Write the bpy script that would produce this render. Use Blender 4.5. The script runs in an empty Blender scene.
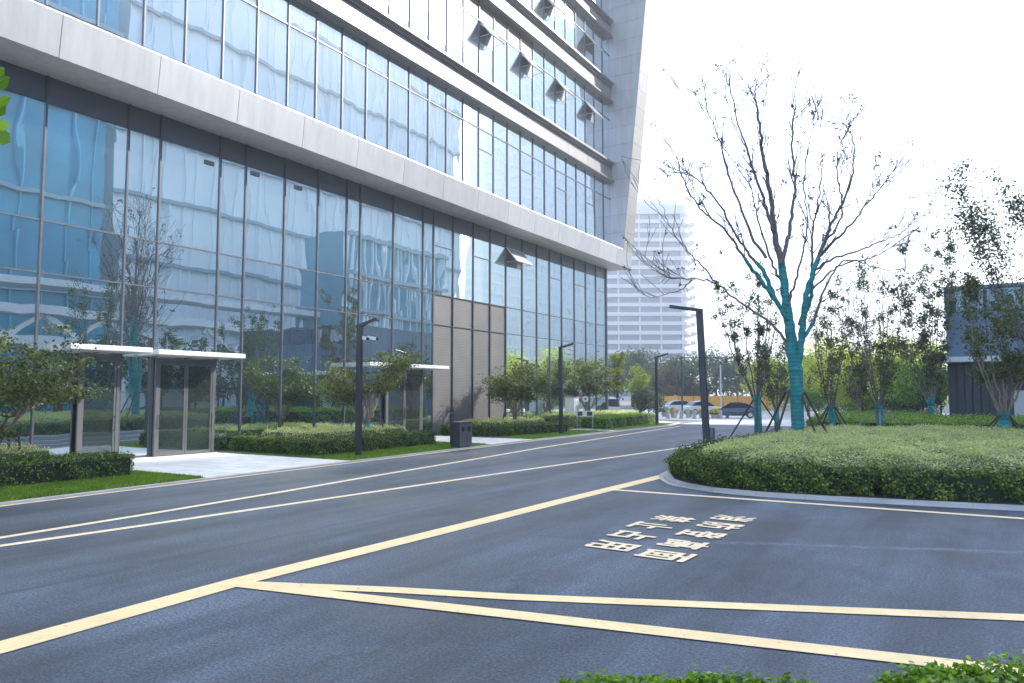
import bpy, bmesh, math, random
import numpy as np
from mathutils import Vector, Matrix
R = math.radians
S = bpy.context.scene
COL = S.collection

# ------------------------------------------------------------------ camera
F, CX, CY, H = 750.0, 512.0, 341.5, 2.2
HZ = 394.0
pitch = math.atan((HZ - CY) / F)
yaw = math.atan((968 - CX) * math.cos(pitch) / F)
cam_d = bpy.data.cameras.new('camera')
cam_d.sensor_width = 36.0
cam_d.lens = F / 1024 * 36.0
cam_d.clip_start = 0.05
cam_d.clip_end = 4000
cam = bpy.data.objects.new('camera', cam_d)
COL.objects.link(cam)
cam.location = (0, 0, H)
cam.rotation_euler = (math.pi / 2 + pitch, 0, yaw)
S.camera = cam

# ------------------------------------------------------------------ light
SUN_AZ, SUN_EL = R(38), R(33)          # azimuth from +Y towards +X
world = bpy.data.worlds.new('World')
S.world = world
world.use_nodes = True
wn, wl = world.node_tree.nodes, world.node_tree.links
wn.clear()
wo = wn.new('ShaderNodeOutputWorld')
bg = wn.new('ShaderNodeBackground')
sky = wn.new('ShaderNodeTexSky')
sky.sky_type = 'NISHITA'
sky.sun_disc = False
sky.sun_elevation = SUN_EL
sky.sun_rotation = SUN_AZ
sky.air_density = 0.85
sky.dust_density = 1.1
sky.ozone_density = 0.8
bg.inputs[1].default_value = 0.15
wl.new(sky.outputs[0], bg.inputs[0])
wl.new(bg.outputs[0], wo.inputs[0])
sd = bpy.data.lights.new('sun', 'SUN')
sd.energy = 3.2
sd.angle = R(0.8)
sd.color = (1.0, 0.93, 0.82)
sun = bpy.data.objects.new('sun', sd)
COL.objects.link(sun)
sv = Vector((math.sin(SUN_AZ) * math.cos(SUN_EL), math.cos(SUN_AZ) * math.cos(SUN_EL), math.sin(SUN_EL)))
sun.rotation_euler = sv.to_track_quat('Z', 'Y').to_euler()
S.view_settings.view_transform = 'Standard'
S.view_settings.look = 'None'
S.view_settings.gamma = 1
S.view_settings.use_curve_mapping = False
S.view_settings.exposure = 2.5
S.render.engine = 'CYCLES'
S.cycles.max_bounces = 8
S.cycles.volume_bounces = 0
S.cycles.sample_clamp_indirect = 6

# ------------------------------------------------------------------ measuring helpers (photo pixel -> place on a plane of the world)
cp, sp = math.cos(pitch), math.sin(pitch)
FW = Vector((-math.sin(yaw) * cp, math.cos(yaw) * cp, sp))
RT = Vector((math.cos(yaw), math.sin(yaw), 0))
UP = RT.cross(FW)
CAM = Vector((0, 0, H))
def ray(x, y): return FW + RT * ((x - CX) / F) - UP * ((y - CY) / F)
def G(x, y, z=0.0):
    r = ray(x, y)
    return CAM + r * ((z - H) / r.z)
def WX(x, y, X):
    r = ray(x, y)
    return CAM + r * (X / r.x)
def DP(x, y, d): return CAM + ray(x, y) * d

# ------------------------------------------------------------------ object helpers
def tag(o, label=None, cat=None, group=None, kind=None):
    if label: o['label'] = label
    if cat: o['category'] = cat
    if group: o['group'] = group
    if kind: o['kind'] = kind
    return o
def empty(name, loc, label, cat, group=None, rz=0.0):
    o = bpy.data.objects.new(name, None)
    o.empty_display_size = 0.2
    COL.objects.link(o)
    o.location = loc
    o.rotation_euler = (0, 0, rz)
    return tag(o, label, cat, group)
def copy_tree(o, parent=None):
    c = o.copy()
    COL.objects.link(c)
    c.parent = parent
    for ch in list(o.children):
        copy_tree(ch, c)
    return c

class MB:
    def __init__(s):
        s.v, s.f, s.m = [], [], []
        s.cur = 0
    def add(s, vs, fs):
        b = len(s.v)
        s.v += [tuple(p) for p in vs]
        s.f += [tuple(b + i for i in f) for f in fs]
        s.m += [s.cur] * len(fs)
        return s
    def box(s, a, b):
        x0, y0, z0 = a; x1, y1, z1 = b
        if x0 > x1: x0, x1 = x1, x0
        if y0 > y1: y0, y1 = y1, y0
        if z0 > z1: z0, z1 = z1, z0
        vs = [(x0, y0, z0), (x1, y0, z0), (x1, y1, z0), (x0, y1, z0), (x0, y0, z1), (x1, y0, z1), (x1, y1, z1), (x0, y1, z1)]
        return s.add(vs, [(3, 2, 1, 0), (4, 5, 6, 7), (0, 1, 5, 4), (1, 2, 6, 5), (2, 3, 7, 6), (3, 0, 4, 7)])
    def obox(s, c, u, v, w, hu, hv, hw):
        c, u, v, w = Vector(c), Vector(u), Vector(v), Vector(w)
        vs = [c + u * (hu * i) + v * (hv * j) + w * (hw * k) for k in (-1, 1) for i, j in ((-1, -1), (1, -1), (1, 1), (-1, 1))]
        return s.add(vs, [(3, 2, 1, 0), (4, 5, 6, 7), (0, 1, 5, 4), (1, 2, 6, 5), (2, 3, 7, 6), (3, 0, 4, 7)])
    def prism(s, poly, z0, z1):
        n = len(poly)
        vs = [(p[0], p[1], z0) for p in poly] + [(p[0], p[1], z1) for p in poly]
        fs = [tuple(range(n - 1, -1, -1)), tuple(range(n, 2 * n))]
        fs += [(i, (i + 1) % n, n + (i + 1) % n, n + i) for i in range(n)]
        return s.add(vs, fs)
    def prof_y(s, prof, y0, y1):          # profile of (x, z) points extruded along y
        n = len(prof)
        vs = [(p[0], y0, p[1]) for p in prof] + [(p[0], y1, p[1]) for p in prof]
        fs = [tuple(range(n - 1, -1, -1)), tuple(range(n, 2 * n))]
        fs += [(i, (i + 1) % n, n + (i + 1) % n, n + i) for i in range(n)]
        return s.add(vs, fs)
    def tube(s, pts, rs, k=6, cap=True):
        pts = [Vector(p) for p in pts]
        n = len(pts)
        if not hasattr(rs, '__len__'): rs = [rs] * n
        vs, fs = [], []
        prev = None
        for i, p in enumerate(pts):
            t = (pts[min(i + 1, n - 1)] - pts[max(i - 1, 0)])
            if t.length < 1e-9: t = Vector((0, 0, 1))
            t.normalize()
            if prev is None:
                a = t.cross(Vector((0.3, 0.2, 1)) if abs(t.z) < 0.9 else Vector((1, 0, 0)))
            else:
                a = prev - t * prev.dot(t)
            a.normalize(); prev = a
            b = t.cross(a)
            for j in range(k):
                an = 2 * math.pi * j / k
                vs.append(p + (a * math.cos(an) + b * math.sin(an)) * rs[i])
        for i in range(n - 1):
            for j in range(k):
                fs.append((i * k + j, i * k + (j + 1) % k, (i + 1) * k + (j + 1) % k, (i + 1) * k + j))
        if cap:
            fs.append(tuple(range(k - 1, -1, -1)))
            fs.append(tuple((n - 1) * k + j for j in range(k)))
        return s.add(vs, fs)
    def leaves(s, P, L, W_, rng, up=0.3, N=None):
        """P (n,3) centres; small folded leaf quads"""
        P = np.asarray(P, float)
        n = len(P)
        if n == 0: return s
        L = np.asarray(L, float) * np.ones(n); W_ = np.asarray(W_, float) * np.ones(n)
        nm = rng.normal(size=(n, 3)) if N is None else np.asarray(N) + rng.normal(size=(n, 3)) * 0.55
        nm[:, 2] += up
        nm /= np.linalg.norm(nm, axis=1)[:, None]
        u = np.cross(nm, rng.normal(size=(n, 3)))
        u /= np.linalg.norm(u, axis=1)[:, None] + 1e-9
        v = np.cross(nm, u)
        q = np.stack([P - u * L[:, None] / 2, P + v * W_[:, None] / 2 + u * L[:, None] * .05, P + u * L[:, None] / 2 - nm * L[:, None] * .12, P - v * W_[:, None] / 2 + u * L[:, None] * .05], 1)
        b = len(s.v)
        s.v += list(map(tuple, q.reshape(-1, 3).tolist()))
        s.f += [(b + 4 * i, b + 4 * i + 1, b + 4 * i + 2, b + 4 * i + 3) for i in range(n)]
        s.m += [s.cur] * n
        return s
    def build(s, name, mats, parent=None, smooth=False, bevel=0.0, origin=None):
        me = bpy.data.meshes.new(name)
        if parent is not None and origin is None:
            pass
        if origin is not None:
            o3 = Vector(origin)
            s.v = [(p[0] - o3.x, p[1] - o3.y, p[2] - o3.z) for p in s.v]
        me.from_pydata(s.v, [], s.f)
        if not isinstance(mats, (list, tuple)): mats = [mats]
        for m in mats: me.materials.append(m)
        if len(mats) > 1:
            me.polygons.foreach_set('material_index', s.m)
        if smooth: me.polygons.foreach_set('use_smooth', [True] * len(me.polygons))
        me.update()
        o = bpy.data.objects.new(name, me)
        COL.objects.link(o)
        if parent is not None:
            o.parent = parent
        if origin is not None: o.location = origin
        if bevel > 0:
            md = o.modifiers.new('bevel', 'BEVEL'); md.width = bevel; md.segments = 2; md.limit_method = 'ANGLE'
        return o

# ------------------------------------------------------------------ materials
def newmat(name):
    m = bpy.data.materials.new(name); m.use_nodes = True
    nt = m.node_tree
    for n in list(nt.nodes):
        if n.type != 'OUTPUT_MATERIAL': nt.nodes.remove(n)
    return m, nt, nt.nodes, nt.links, [n for n in nt.nodes if n.type == 'OUTPUT_MATERIAL'][0]
def prin(N, col=(.5, .5, .5), rough=.5, metal=0.0, spec=.5):
    p = N.new('ShaderNodeBsdfPrincipled')
    p.inputs['Base Color'].default_value = (*col, 1)
    p.inputs['Roughness'].default_value = rough
    p.inputs['Metallic'].default_value = metal
    p.inputs['Specular IOR Level'].default_value = spec
    return p
def noise(N, L, scale, detail=4, rough=.5, vec=None, stretch=None):
    n = N.new('ShaderNodeTexNoise')
    n.inputs['Scale'].default_value = scale; n.inputs['Detail'].default_value = detail; n.inputs['Roughness'].default_value = rough
    if vec is None:
        g = N.new('ShaderNodeNewGeometry'); vec = g.outputs['Position']
    if stretch:
        mp = N.new('ShaderNodeMapping'); mp.inputs['Scale'].default_value = stretch
        L.new(vec, mp.inputs['Vector']); vec = mp.outputs[0]
    L.new(vec, n.inputs['Vector'])
    return n
def ramp(N, L, fac, stops):
    r = N.new('ShaderNodeValToRGB')
    els = r.color_ramp.elements
    while len(els) > 1: els.remove(els[-1])
    els[0].position = stops[0][0]; els[0].color = (*stops[0][1], 1)
    for p, c in stops[1:]:
        e = els.new(p); e.color = (*c, 1)
    L.new(fac, r.inputs[0])
    return r
def mixcol(N, L, a, b, fac, mode='MIX'):
    m = N.new('ShaderNodeMix'); m.data_type = 'RGBA'; m.blend_type = mode
    for sck, val in ((6, a), (7, b)):
        if isinstance(val, tuple): m.inputs[sck].default_value = (*val, 1)
        else: L.new(val, m.inputs[sck])
    if isinstance(fac, (int, float)): m.inputs[0].default_value = fac
    else: L.new(fac, m.inputs[0])
    return m.outputs[2]
def simple(name, col, rough=.5, metal=0.0, var=.12, scale=3.0, bump=0.0, spec=.5):
    m, nt, N, L, out = newmat(name)
    p = prin(N, col, rough, metal, spec)
    n = noise(N, L, scale, 5, .6)
    lo = tuple(c * (1 - var) for c in col); hi = tuple(min(1, c * (1 + var)) for c in col)
    r = ramp(N, L, n.outputs['Fac'], [(.3, lo), (.7, hi)])
    cc_ = r.outputs[0]
    if name in ('fascia_metal', 'fin_panel', 'fin_edge_panel', 'spandrel_panel', 'soffit_metal', 'pale_aluminium', 'slate_cladding', 'charcoal_metal'):
        ns = noise(N, L, 1.0, 5, .6, stretch=(3.5, 3.5, .35))
        rs_ = ramp(N, L, ns.outputs['Fac'], [(.35, (.90, .90, .90)), (.6, (1.03, 1.03, 1.03))])
        gg = N.new('ShaderNodeNewGeometry')
        ri = ramp(N, L, gg.outputs['Random Per Island'], [(0, (.90, .90, .91)), (1, (1.06, 1.06, 1.05))])
        cc_ = mixcol(N, L, mixcol(N, L, cc_, rs_.outputs[0], 1.0, 'MULTIPLY'), ri.outputs[0], 1.0, 'MULTIPLY')
    L.new(cc_, p.inputs['Base Color'])
    if bump:
        n2 = noise(N, L, scale * 12, 4)
        b = N.new('ShaderNodeBump'); b.inputs['Strength'].default_value = bump; b.inputs['Distance'].default_value = .02
        L.new(n2.outputs['Fac'], b.inputs['Height']); L.new(b.outputs[0], p.inputs['Normal'])
    L.new(p.outputs[0], out.inputs[0])
    return m
def leafmat(name, c0, c1, trans=.35, c2=None):
    m, nt, N, L, out = newmat(name)
    g = N.new('ShaderNodeNewGeometry')
    st = [(0, c0), (.6, c1)]
    if c2: st.append((1, c2))
    r = ramp(N, L, g.outputs['Random Per Island'], st)
    n = noise(N, L, 1.3, 3)
    r2 = ramp(N, L, n.outputs['Fac'], [(.3, (.7, .72, .7)), (.7, (1.15, 1.15, 1.05))])
    c = mixcol(N, L, r.outputs[0], r2.outputs[0], 1.0, 'MULTIPLY')
    p = prin(N, c0, .5, 0, .35)
    L.new(c, p.inputs['Base Color'])
    t = N.new('ShaderNodeBsdfTranslucent')
    tc = mixcol(N, L, c, (1.25, 1.35, .6), 1.0, 'MULTIPLY')
    L.new(tc, t.inputs[0])
    mx = N.new('ShaderNodeMixShader'); mx.inputs[0].default_value = trans
    L.new(p.outputs[0], mx.inputs[1]); L.new(t.outputs[0], mx.inputs[2]); L.new(mx.outputs[0], out.inputs[0])
    return m

def asphalt():
    m, nt, N, L, out = newmat('asphalt')
    p = prin(N, (.07, .075, .085), .72, 0, .4)
    big = noise(N, L, .35, 6, .62)
    streak = noise(N, L, 1.0, 5, .6, stretch=(.9, .09, 1))
    fine = noise(N, L, 34, 5, .9)
    speck = noise(N, L, 110, 2, .9)
    r = ramp(N, L, big.outputs['Fac'], [(.34, (.034, .045, .064)), (.48, (.053, .069, .096)), (.62, (.078, .098, .130))])
    r1 = ramp(N, L, streak.outputs['Fac'], [(.38, (.66, .67, .69)), (.50, (1, 1, 1)), (.62, (1.36, 1.35, 1.32))])
    c = mixcol(N, L, r.outputs[0], r1.outputs[0], 1.0, 'MULTIPLY')
    r2 = ramp(N, L, fine.outputs['Fac'], [(.42, (.42, .42, .44)), (.5, (1, 1, 1)), (.58, (1.9, 1.88, 1.82))])
    c = mixcol(N, L, c, r2.outputs[0], 1.0, 'MULTIPLY')
    r3 = ramp(N, L, speck.outputs['Fac'], [(.35, (.5, .5, .5)), (.58, (1.05, 1.05, 1.05)), (.70, (2.6, 2.6, 2.6))])
    c = mixcol(N, L, c, r3.outputs[0], .6, 'MULTIPLY')
    # dark tyre scuffs and damp stains
    sc = noise(N, L, .55, 8, .72, stretch=(1, .5, 1))
    r4 = ramp(N, L, sc.outputs['Fac'], [(.47, (1, 1, 1)), (.56, (.70, .72, .75)), (.62, (.50, .52, .56))])
    c = mixcol(N, L, c, r4.outputs[0], .8, 'MULTIPLY')
    L.new(c, p.inputs['Base Color'])
    # paving seams: dusty joints between two strips of laid asphalt
    def seam(axis, at, width, lo, hi, col, cin, wob=.25, slope=0.0):
        g = N.new('ShaderNodeNewGeometry'); sx = N.new('ShaderNodeSeparateXYZ'); L.new(g.outputs['Position'], sx.inputs[0])
        nz = noise(N, L, .8, 6, .7)
        def mt(op, a, b=None, clamp=False):
            m_ = N.new('ShaderNodeMath'); m_.operation = op; m_.use_clamp = clamp
            for k, v in enumerate((a, b)):
                if v is None: continue
                if isinstance(v, (int, float)): m_.inputs[k].default_value = v
                else: L.new(v, m_.inputs[k])
            return m_.outputs[0]
        pos = sx.outputs['Y' if axis == 'y' else 'X']; oth = sx.outputs['X' if axis == 'y' else 'Y']
        dd = mt('ABSOLUTE', mt('SUBTRACT', mt('ADD', mt('ADD', pos, mt('MULTIPLY', oth, slope)), mt('MULTIPLY', nz.outputs['Fac'], wob)), at + wob / 2))
        f = mt('SUBTRACT', 1.0, mt('DIVIDE', dd, width), True)
        f = mt('MULTIPLY', f, mt('MULTIPLY', mt('GREATER_THAN', oth, lo), mt('LESS_THAN', oth, hi)))
        n4 = noise(N, L, 3.0, 6, .8); r4 = ramp(N, L, n4.outputs['Fac'], [(.35, (0, 0, 0)), (.6, (1, 1, 1))])
        f = mt('MULTIPLY', f, mt('MULTIPLY', r4.outputs[0], .8))
        return mixcol(N, L, cin, col, f)
    c = seam('y', 12.56, .17, -3.3, 30, (.15, .18, .22), c, .35, -.39)
    c = seam('y', 12.60, .10, -6.9, -3.1, (.03, .035, .045), c, .4, -.39)
    c = seam('x', -9.2, .10, -10, 40, (.03, .036, .046), c, .35)
    c = seam('x', -4.6, .08, -10, 9.5, (.028, .033, .042), c, 1.6)
    L.new(c, p.inputs['Base Color'])
    rr = ramp(N, L, big.outputs['Fac'], [(.3, (.62,) * 3), (.7, (.8,) * 3)])
    L.new(rr.outputs[0], p.inputs['Roughness'])
    b = N.new('ShaderNodeBump'); b.inputs['Strength'].default_value = .6; b.inputs['Distance'].default_value = .006
    L.new(fine.outputs['Fac'], b.inputs['Height']); L.new(b.outputs[0], p.inputs['Normal'])
    L.new(p.outputs[0], out.inputs[0])
    return m
def roadpaint(name, col):
    m, nt, N, L, out = newmat(name)
    p = prin(N, col, .6)
    n1 = noise(N, L, 2.2, 6, .65); n2 = noise(N, L, 60, 4, .8)
    r1 = ramp(N, L, n1.outputs['Fac'], [(.3, tuple(c * .8 for c in col)), (.65, col)])
    r2 = ramp(N, L, n2.outputs['Fac'], [(.28, (.55, .56, .6)), (.42, (1, 1, 1))])
    c = mixcol(N, L, r1.outputs[0], r2.outputs[0], .75, 'MULTIPLY')
    n3 = noise(N, L, 9, 8, .8)
    r3 = ramp(N, L, n3.outputs['Fac'], [(.60, (0, 0, 0)), (.66, (.8, .8, .8))])
    c = mixcol(N, L, c, (.10, .12, .14), r3.outputs[0])
    L.new(c, p.inputs['Base Color'])
    b = N.new('ShaderNodeBump'); b.inputs['Strength'].default_value = .35; b.inputs['Distance'].default_value = .006
    L.new(n2.outputs['Fac'], b.inputs['Height']); L.new(b.outputs[0], p.inputs['Normal'])
    L.new(p.outputs[0], out.inputs[0])
    return m
def glassmat(name, body, tint, refl, wob=.012, rough=.01):
    """coated curtain-wall glass: strong tinted mirror reflection over a dark body, slightly rippled"""
    m, nt, N, L, out = newmat(name)
    d = prin(N, body, .25, 0, .3)
    n0 = noise(N, L, .5, 3)
    rb = ramp(N, L, n0.outputs['Fac'], [(.3, tuple(c * .6 for c in body)), (.7, tuple(c * 1.4 for c in body))])
    gv = N.new('ShaderNodeNewGeometry')
    rv = ramp(N, L, gv.outputs['Random Per Island'], [(0, (.4, .4, .4)), (.6, (1, 1, 1)), (.85, (1.8, 1.7, 1.5)), (1, (4.5, 4.2, 3.8))])
    L.new(mixcol(N, L, rb.outputs[0], rv.outputs[0], 1.0, 'MULTIPLY'), d.inputs['Base Color'])
    rt = ramp(N, L, gv.outputs['Random Per Island'], [(0, tuple(c * .90 for c in tint)), (1, tint)])
    g = N.new('ShaderNodeBsdfGlossy'); g.inputs['Color'].default_value = (*tint, 1); g.inputs['Roughness'].default_value = rough
    L.new(rt.outputs[0], g.inputs['Color'])
    fr = N.new('ShaderNodeLayerWeight'); fr.inputs['Blend'].default_value = .25
    mr = N.new('ShaderNodeMapRange'); mr.inputs['To Min'].default_value = refl; mr.inputs['To Max'].default_value = min(1, refl + .3)
    L.new(fr.outputs['Facing'], mr.inputs['Value'])
    mx = N.new('ShaderNodeMixShader'); L.new(mr.outputs[0], mx.inputs[0])
    L.new(d.outputs[0], mx.inputs[1]); L.new(g.outputs[0], mx.inputs[2])
    # ripple of heat-strengthened glass, different in every pane
    gi = N.new('ShaderNodeNewGeometry')
    cmb = N.new('ShaderNodeVectorMath'); cmb.operation = 'ADD'
    rnd = N.new('ShaderNodeMath'); rnd.operation = 'MULTIPLY'; rnd.inputs[1].default_value = 17.0
    L.new(gi.outputs['Random Per Island'], rnd.inputs[0])
    L.new(gi.outputs['Position'], cmb.inputs[0]); L.new(rnd.outputs[0], cmb.inputs[1])
    n1 = noise(N, L, .62, 1, .4, vec=cmb.outputs[0], stretch=(1, 1.3, .42))
    b = N.new('ShaderNodeBump'); b.inputs['Strength'].default_value = 1; b.inputs['Distance'].default_value = wob
    L.new(n1.outputs['Fac'], b.inputs['Height']); L.new(b.outputs[0], g.inputs['Normal'])
    L.new(mx.outputs[0], out.inputs[0])
    return m
def louvremat():
    m, nt, N, L, out = newmat('louvre_panel')
    p = prin(N, (.15, .14, .14), .5, .2)
    w = N.new('ShaderNodeTexWave'); w.bands_direction = 'Z'; w.inputs['Scale'].default_value = 3.6
    g = N.new('ShaderNodeNewGeometry'); L.new(g.outputs['Position'], w.inputs['Vector'])
    r = ramp(N, L, w.outputs['Fac'], [(.2, (.092, .091, .096)), (.6, (.112, .110, .115))])
    n = noise(N, L, .7, 4); r2 = ramp(N, L, n.outputs['Fac'], [(.3, (.85,) * 3), (.7, (1.12,) * 3)])
    c = mixcol(N, L, r.outputs[0], r2.outputs[0], 1, 'MULTIPLY')
    L.new(c, p.inputs['Base Color'])
    b = N.new('ShaderNodeBump'); b.inputs['Strength'].default_value = .25; b.inputs['Distance'].default_value = .012
    L.new(w.outputs['Fac'], b.inputs['Height']); L.new(b.outputs[0], p.inputs['Normal'])
    L.new(p.outputs[0], out.inputs[0])
    return m
def pavemat(name, col, sx, sy, joint=.45):
    m, nt, N, L, out = newmat(name)
    p = prin(N, col, .7)
    b = N.new('ShaderNodeTexBrick'); b.inputs['Scale'].default_value = 1
    b.inputs['Brick Width'].default_value = sx; b.inputs['Row Height'].default_value = sy; b.inputs['Mortar Size'].default_value = .012
    b.inputs['Color1'].default_value = (*col, 1); b.inputs['Color2'].default_value = (*[c * .88 for c in col], 1)
    b.inputs['Mortar'].default_value = (*[c * joint for c in col], 1)
    g = N.new('ShaderNodeNewGeometry'); L.new(g.outputs['Position'], b.inputs['Vector'])
    n = noise(N, L, 1.2, 6, .65); r = ramp(N, L, n.outputs['Fac'], [(.3, (.82,) * 3), (.7, (1.1,) * 3)])
    c = mixcol(N, L, b.outputs['Color'], r.outputs[0], 1, 'MULTIPLY')
    n2 = noise(N, L, 45, 3, .7); r2 = ramp(N, L, n2.outputs['Fac'], [(.3, (.8,) * 3), (.7, (1.15,) * 3)])
    c = mixcol(N, L, c, r2.outputs[0], .6, 'MULTIPLY')
    L.new(c, p.inputs['Base Color']); L.new(p.outputs[0], out.inputs[0])
    return m

M = dict(
    asphalt=asphalt(),
    yellow=roadpaint('yellow_paint', (.92, .68, .34)),
    cream=roadpaint('cream_paint', (.92, .73, .45)),
    plaza=pavemat('plaza_paving', (.58, .57, .55), .6, .6),
    pave=pavemat('entrance_paving', (.74, .72, .70), .9, .6),
    kerb=pavemat('kerb_stone', (.46, .46, .47), 1.0, 5.0, .82),
    grass=simple('grass_soil', (.08, .14, .025), .9, 0, .4, 3, .5),
    terrain=simple('far_ground', (.16, .17, .14), .9, 0, .3, .05),
    soil=simple('soil', (.045, .035, .025), .95, 0, .3, 4, .6),
    fascia=simple('fascia_metal', (.31, .325, .355), .38, .25, .05, .5),
    sill=simple('sill_metal', (.50, .50, .52), .35, .2, .04, .8),
    soffit=simple('soffit_metal', (.56, .56, .56), .45, .2, .06, .6),
    finface=simple('fin_edge_panel', (.19, .19, .20), .5, .1, .08, .4),
    sash=simple('sash_pane', (.50, .52, .54), .2, .2, .2, 1),
    fin=simple('fin_panel', (.50, .52, .56), .4, .2, .08, .35),
    dkmetal=simple('dark_frame', (.085, .095, .115), .4, .5, .15, 2),
    steel=simple('steel_frame', (.15, .155, .165), .35, .5, .12, 3),
    alu=simple('pale_aluminium', (.55, .56, .58), .4, .3, .08, 2),
    dgrey=simple('charcoal_metal', (.06, .065, .075), .42, .5, .15, 2),
    mould=simple('moulding_metal', (.18, .18, .19), .4, .4, .08, 1),
    panel=simple('spandrel_panel', (.20, .20, .21), .42, .15, .06, .5),
    transtop=simple('dark_top_panel', (.085, .10, .12), .35, .3, .1, 1),
    brown=simple('brown_panel', (.13, .105, .095), .5, .1, .1, 2),
    interior=simple('building_core', (.05, .055, .06), .8),
    roof=simple('flat_roof', (.25, .25, .25), .9),
    glass=glassmat('lobby_glass', (.010, .022, .026), (.80, .93, .96), .70, .007),
    glassup=glassmat('office_glass', (.05, .09, .12), (.84, .94, .98), .80, .007),
    glassdoor=glassmat('door_glass', (.020, .030, .028), (.62, .72, .72), .30, .006),
    louvre=louvremat(),
    bark=simple('grey_bark', (.15, .13, .14), .9, 0, .3, 8, .4),
    barkpale=simple('pale_bark', (.26, .22, .18), .9, 0, .25, 8, .4),
    barkdk=simple('dark_bark', (.06, .05, .045), .9, 0, .3, 8, .4),
    teal=simple('teal_wrap', (.02, .24, .27), .75, 0, .3, 14, .7),
    stake=simple('stake_wood', (.055, .045, .04), .85, 0, .3, 9),
    leaf_hedge=leafmat('hedge_leaf', (.018, .042, .008), (.055, .11, .014), .3, (.26, .34, .04)),
    leaf_bright=leafmat('bright_leaf', (.07, .15, .015), (.18, .32, .03), .4, (.32, .46, .06)),
    leaf_sage=leafmat('sage_leaf', (.30, .34, .17), (.54, .56, .30), .4, (.72, .72, .46)),
    leaf_tree=leafmat('garden_leaf', (.035, .055, .018), (.085, .115, .035), .3, (.19, .22, .07)),
    leaf_dark=leafmat('dark_leaf', (.04, .06, .03), (.09, .12, .045), .4, (.18, .21, .06)),
    leaf_dry=leafmat('dry_leaf', (.035, .03, .035), (.06, .05, .05), .2),
    leaf_yellow=leafmat('yellow_leaf', (.20, .27, .02), (.42, .46, .05), .5, (.55, .55, .10)),
    leaf_far=leafmat('far_leaf', (.05, .09, .055), (.09, .14, .08), .3, (.15, .18, .09)),
    leaf_rust=leafmat('rust_leaf', (.18, .16, .07), (.26, .20, .10), .4),
    blade=leafmat('grass_blade', (.08, .15, .012), (.16, .28, .025), .4, (.27, .38, .05)),
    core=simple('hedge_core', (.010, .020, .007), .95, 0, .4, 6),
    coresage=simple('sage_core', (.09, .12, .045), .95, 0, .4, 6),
    white=simple('white_paint', (.72, .72, .72), .5),
    towerwhite=simple('tower_white', (.50, .54, .60), .6, 0, .05, .05),
    towerwin=simple('tower_window', (.10, .20, .32), .25, .2, .2, .1),
    blueclad=glassmat('dark_blue_glass', (.035, .055, .085), (.5, .65, .8), .18, .01),
    bluecladding=simple('slate_cladding', (.11, .17, .25), .4, .2, .1, .6),
    stone=simple('bollard_stone', (.40, .39, .38), .85, 0, .15, 6),
    orange=simple('orange_barrier', (.85, .42, .05), .6, 0, .1, .6),
    flower=leafmat('yellow_flower', (.65, .42, .02), (.80, .58, .05), .3),
    carblue=simple('slate_car_paint', (.05, .075, .11), .22, .3, .04, 1),
    carwhite=simple('white_car_paint', (.60, .62, .66), .22, .1, .03, 1),
    carglass=simple('car_glass', (.02, .03, .04), .06, .2, .1, 1),
    tyre=simple('tyre_rubber', (.02, .02, .02), .85),
    black=simple('black_hole', (.006, .006, .006), .6),
    lamp_off=simple('lamp_lens', (.62, .63, .64), .3),
)
# wall glass reflected world
def tealmat():
    m, nt, N, L, out = newmat('teal_wrap_cloth')
    p = prin(N, (.02, .24, .27), .8)
    w = N.new('ShaderNodeTexWave'); w.bands_direction = 'Z'; w.inputs['Scale'].default_value = 2.2; w.inputs['Distortion'].default_value = 3.5; w.inputs['Detail'].default_value = 3
    g = N.new('ShaderNodeNewGeometry'); L.new(g.outputs['Position'], w.inputs['Vector'])
    r = ramp(N, L, w.outputs['Fac'], [(.0, (.016, .18, .21)), (.25, (.022, .225, .25)), (.9, (.030, .26, .28))])
    n = noise(N, L, 5, 6, .7); r2 = ramp(N, L, n.outputs['Fac'], [(.32, (.55, .6, .62)), (.6, (1.1, 1.1, 1.08)), (.75, (1.9, 1.5, 1.4))])
    c = mixcol(N, L, r.outputs[0], r2.outputs[0], 1, 'MULTIPLY'); L.new(c, p.inputs['Base Color'])
    b = N.new('ShaderNodeBump'); b.inputs['Strength'].default_value = .5; b.inputs['Distance'].default_value = .015
    L.new(w.outputs['Fac'], b.inputs['Height']); L.new(b.outputs[0], p.inputs['Normal']); L.new(p.outputs[0], out.inputs[0])
    return m
M['teal'] = tealmat()
M['r_pale'] = simple('pale_office_cladding', (.88, .90, .91), .4, 0, .06, .1)
M['r_paleglass'] = simple('pale_office_glass', (.80, .84, .86), .3, .0, .08, .08)
M['r_blue'] = simple('deep_blue_cladding', (.16, .50, .66), .35, .1, .2, .1)
M['r_ledge'] = simple('grey_ledge', (.30, .38, .44), .6)
M['r_blueglass'] = simple('deep_blue_window', (.06, .30, .44), .2, .1, .3, .1)
M['r_mid'] = simple('mid_blue_cladding', (.15, .36, .46), .3, .1, .2, .1)

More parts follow.
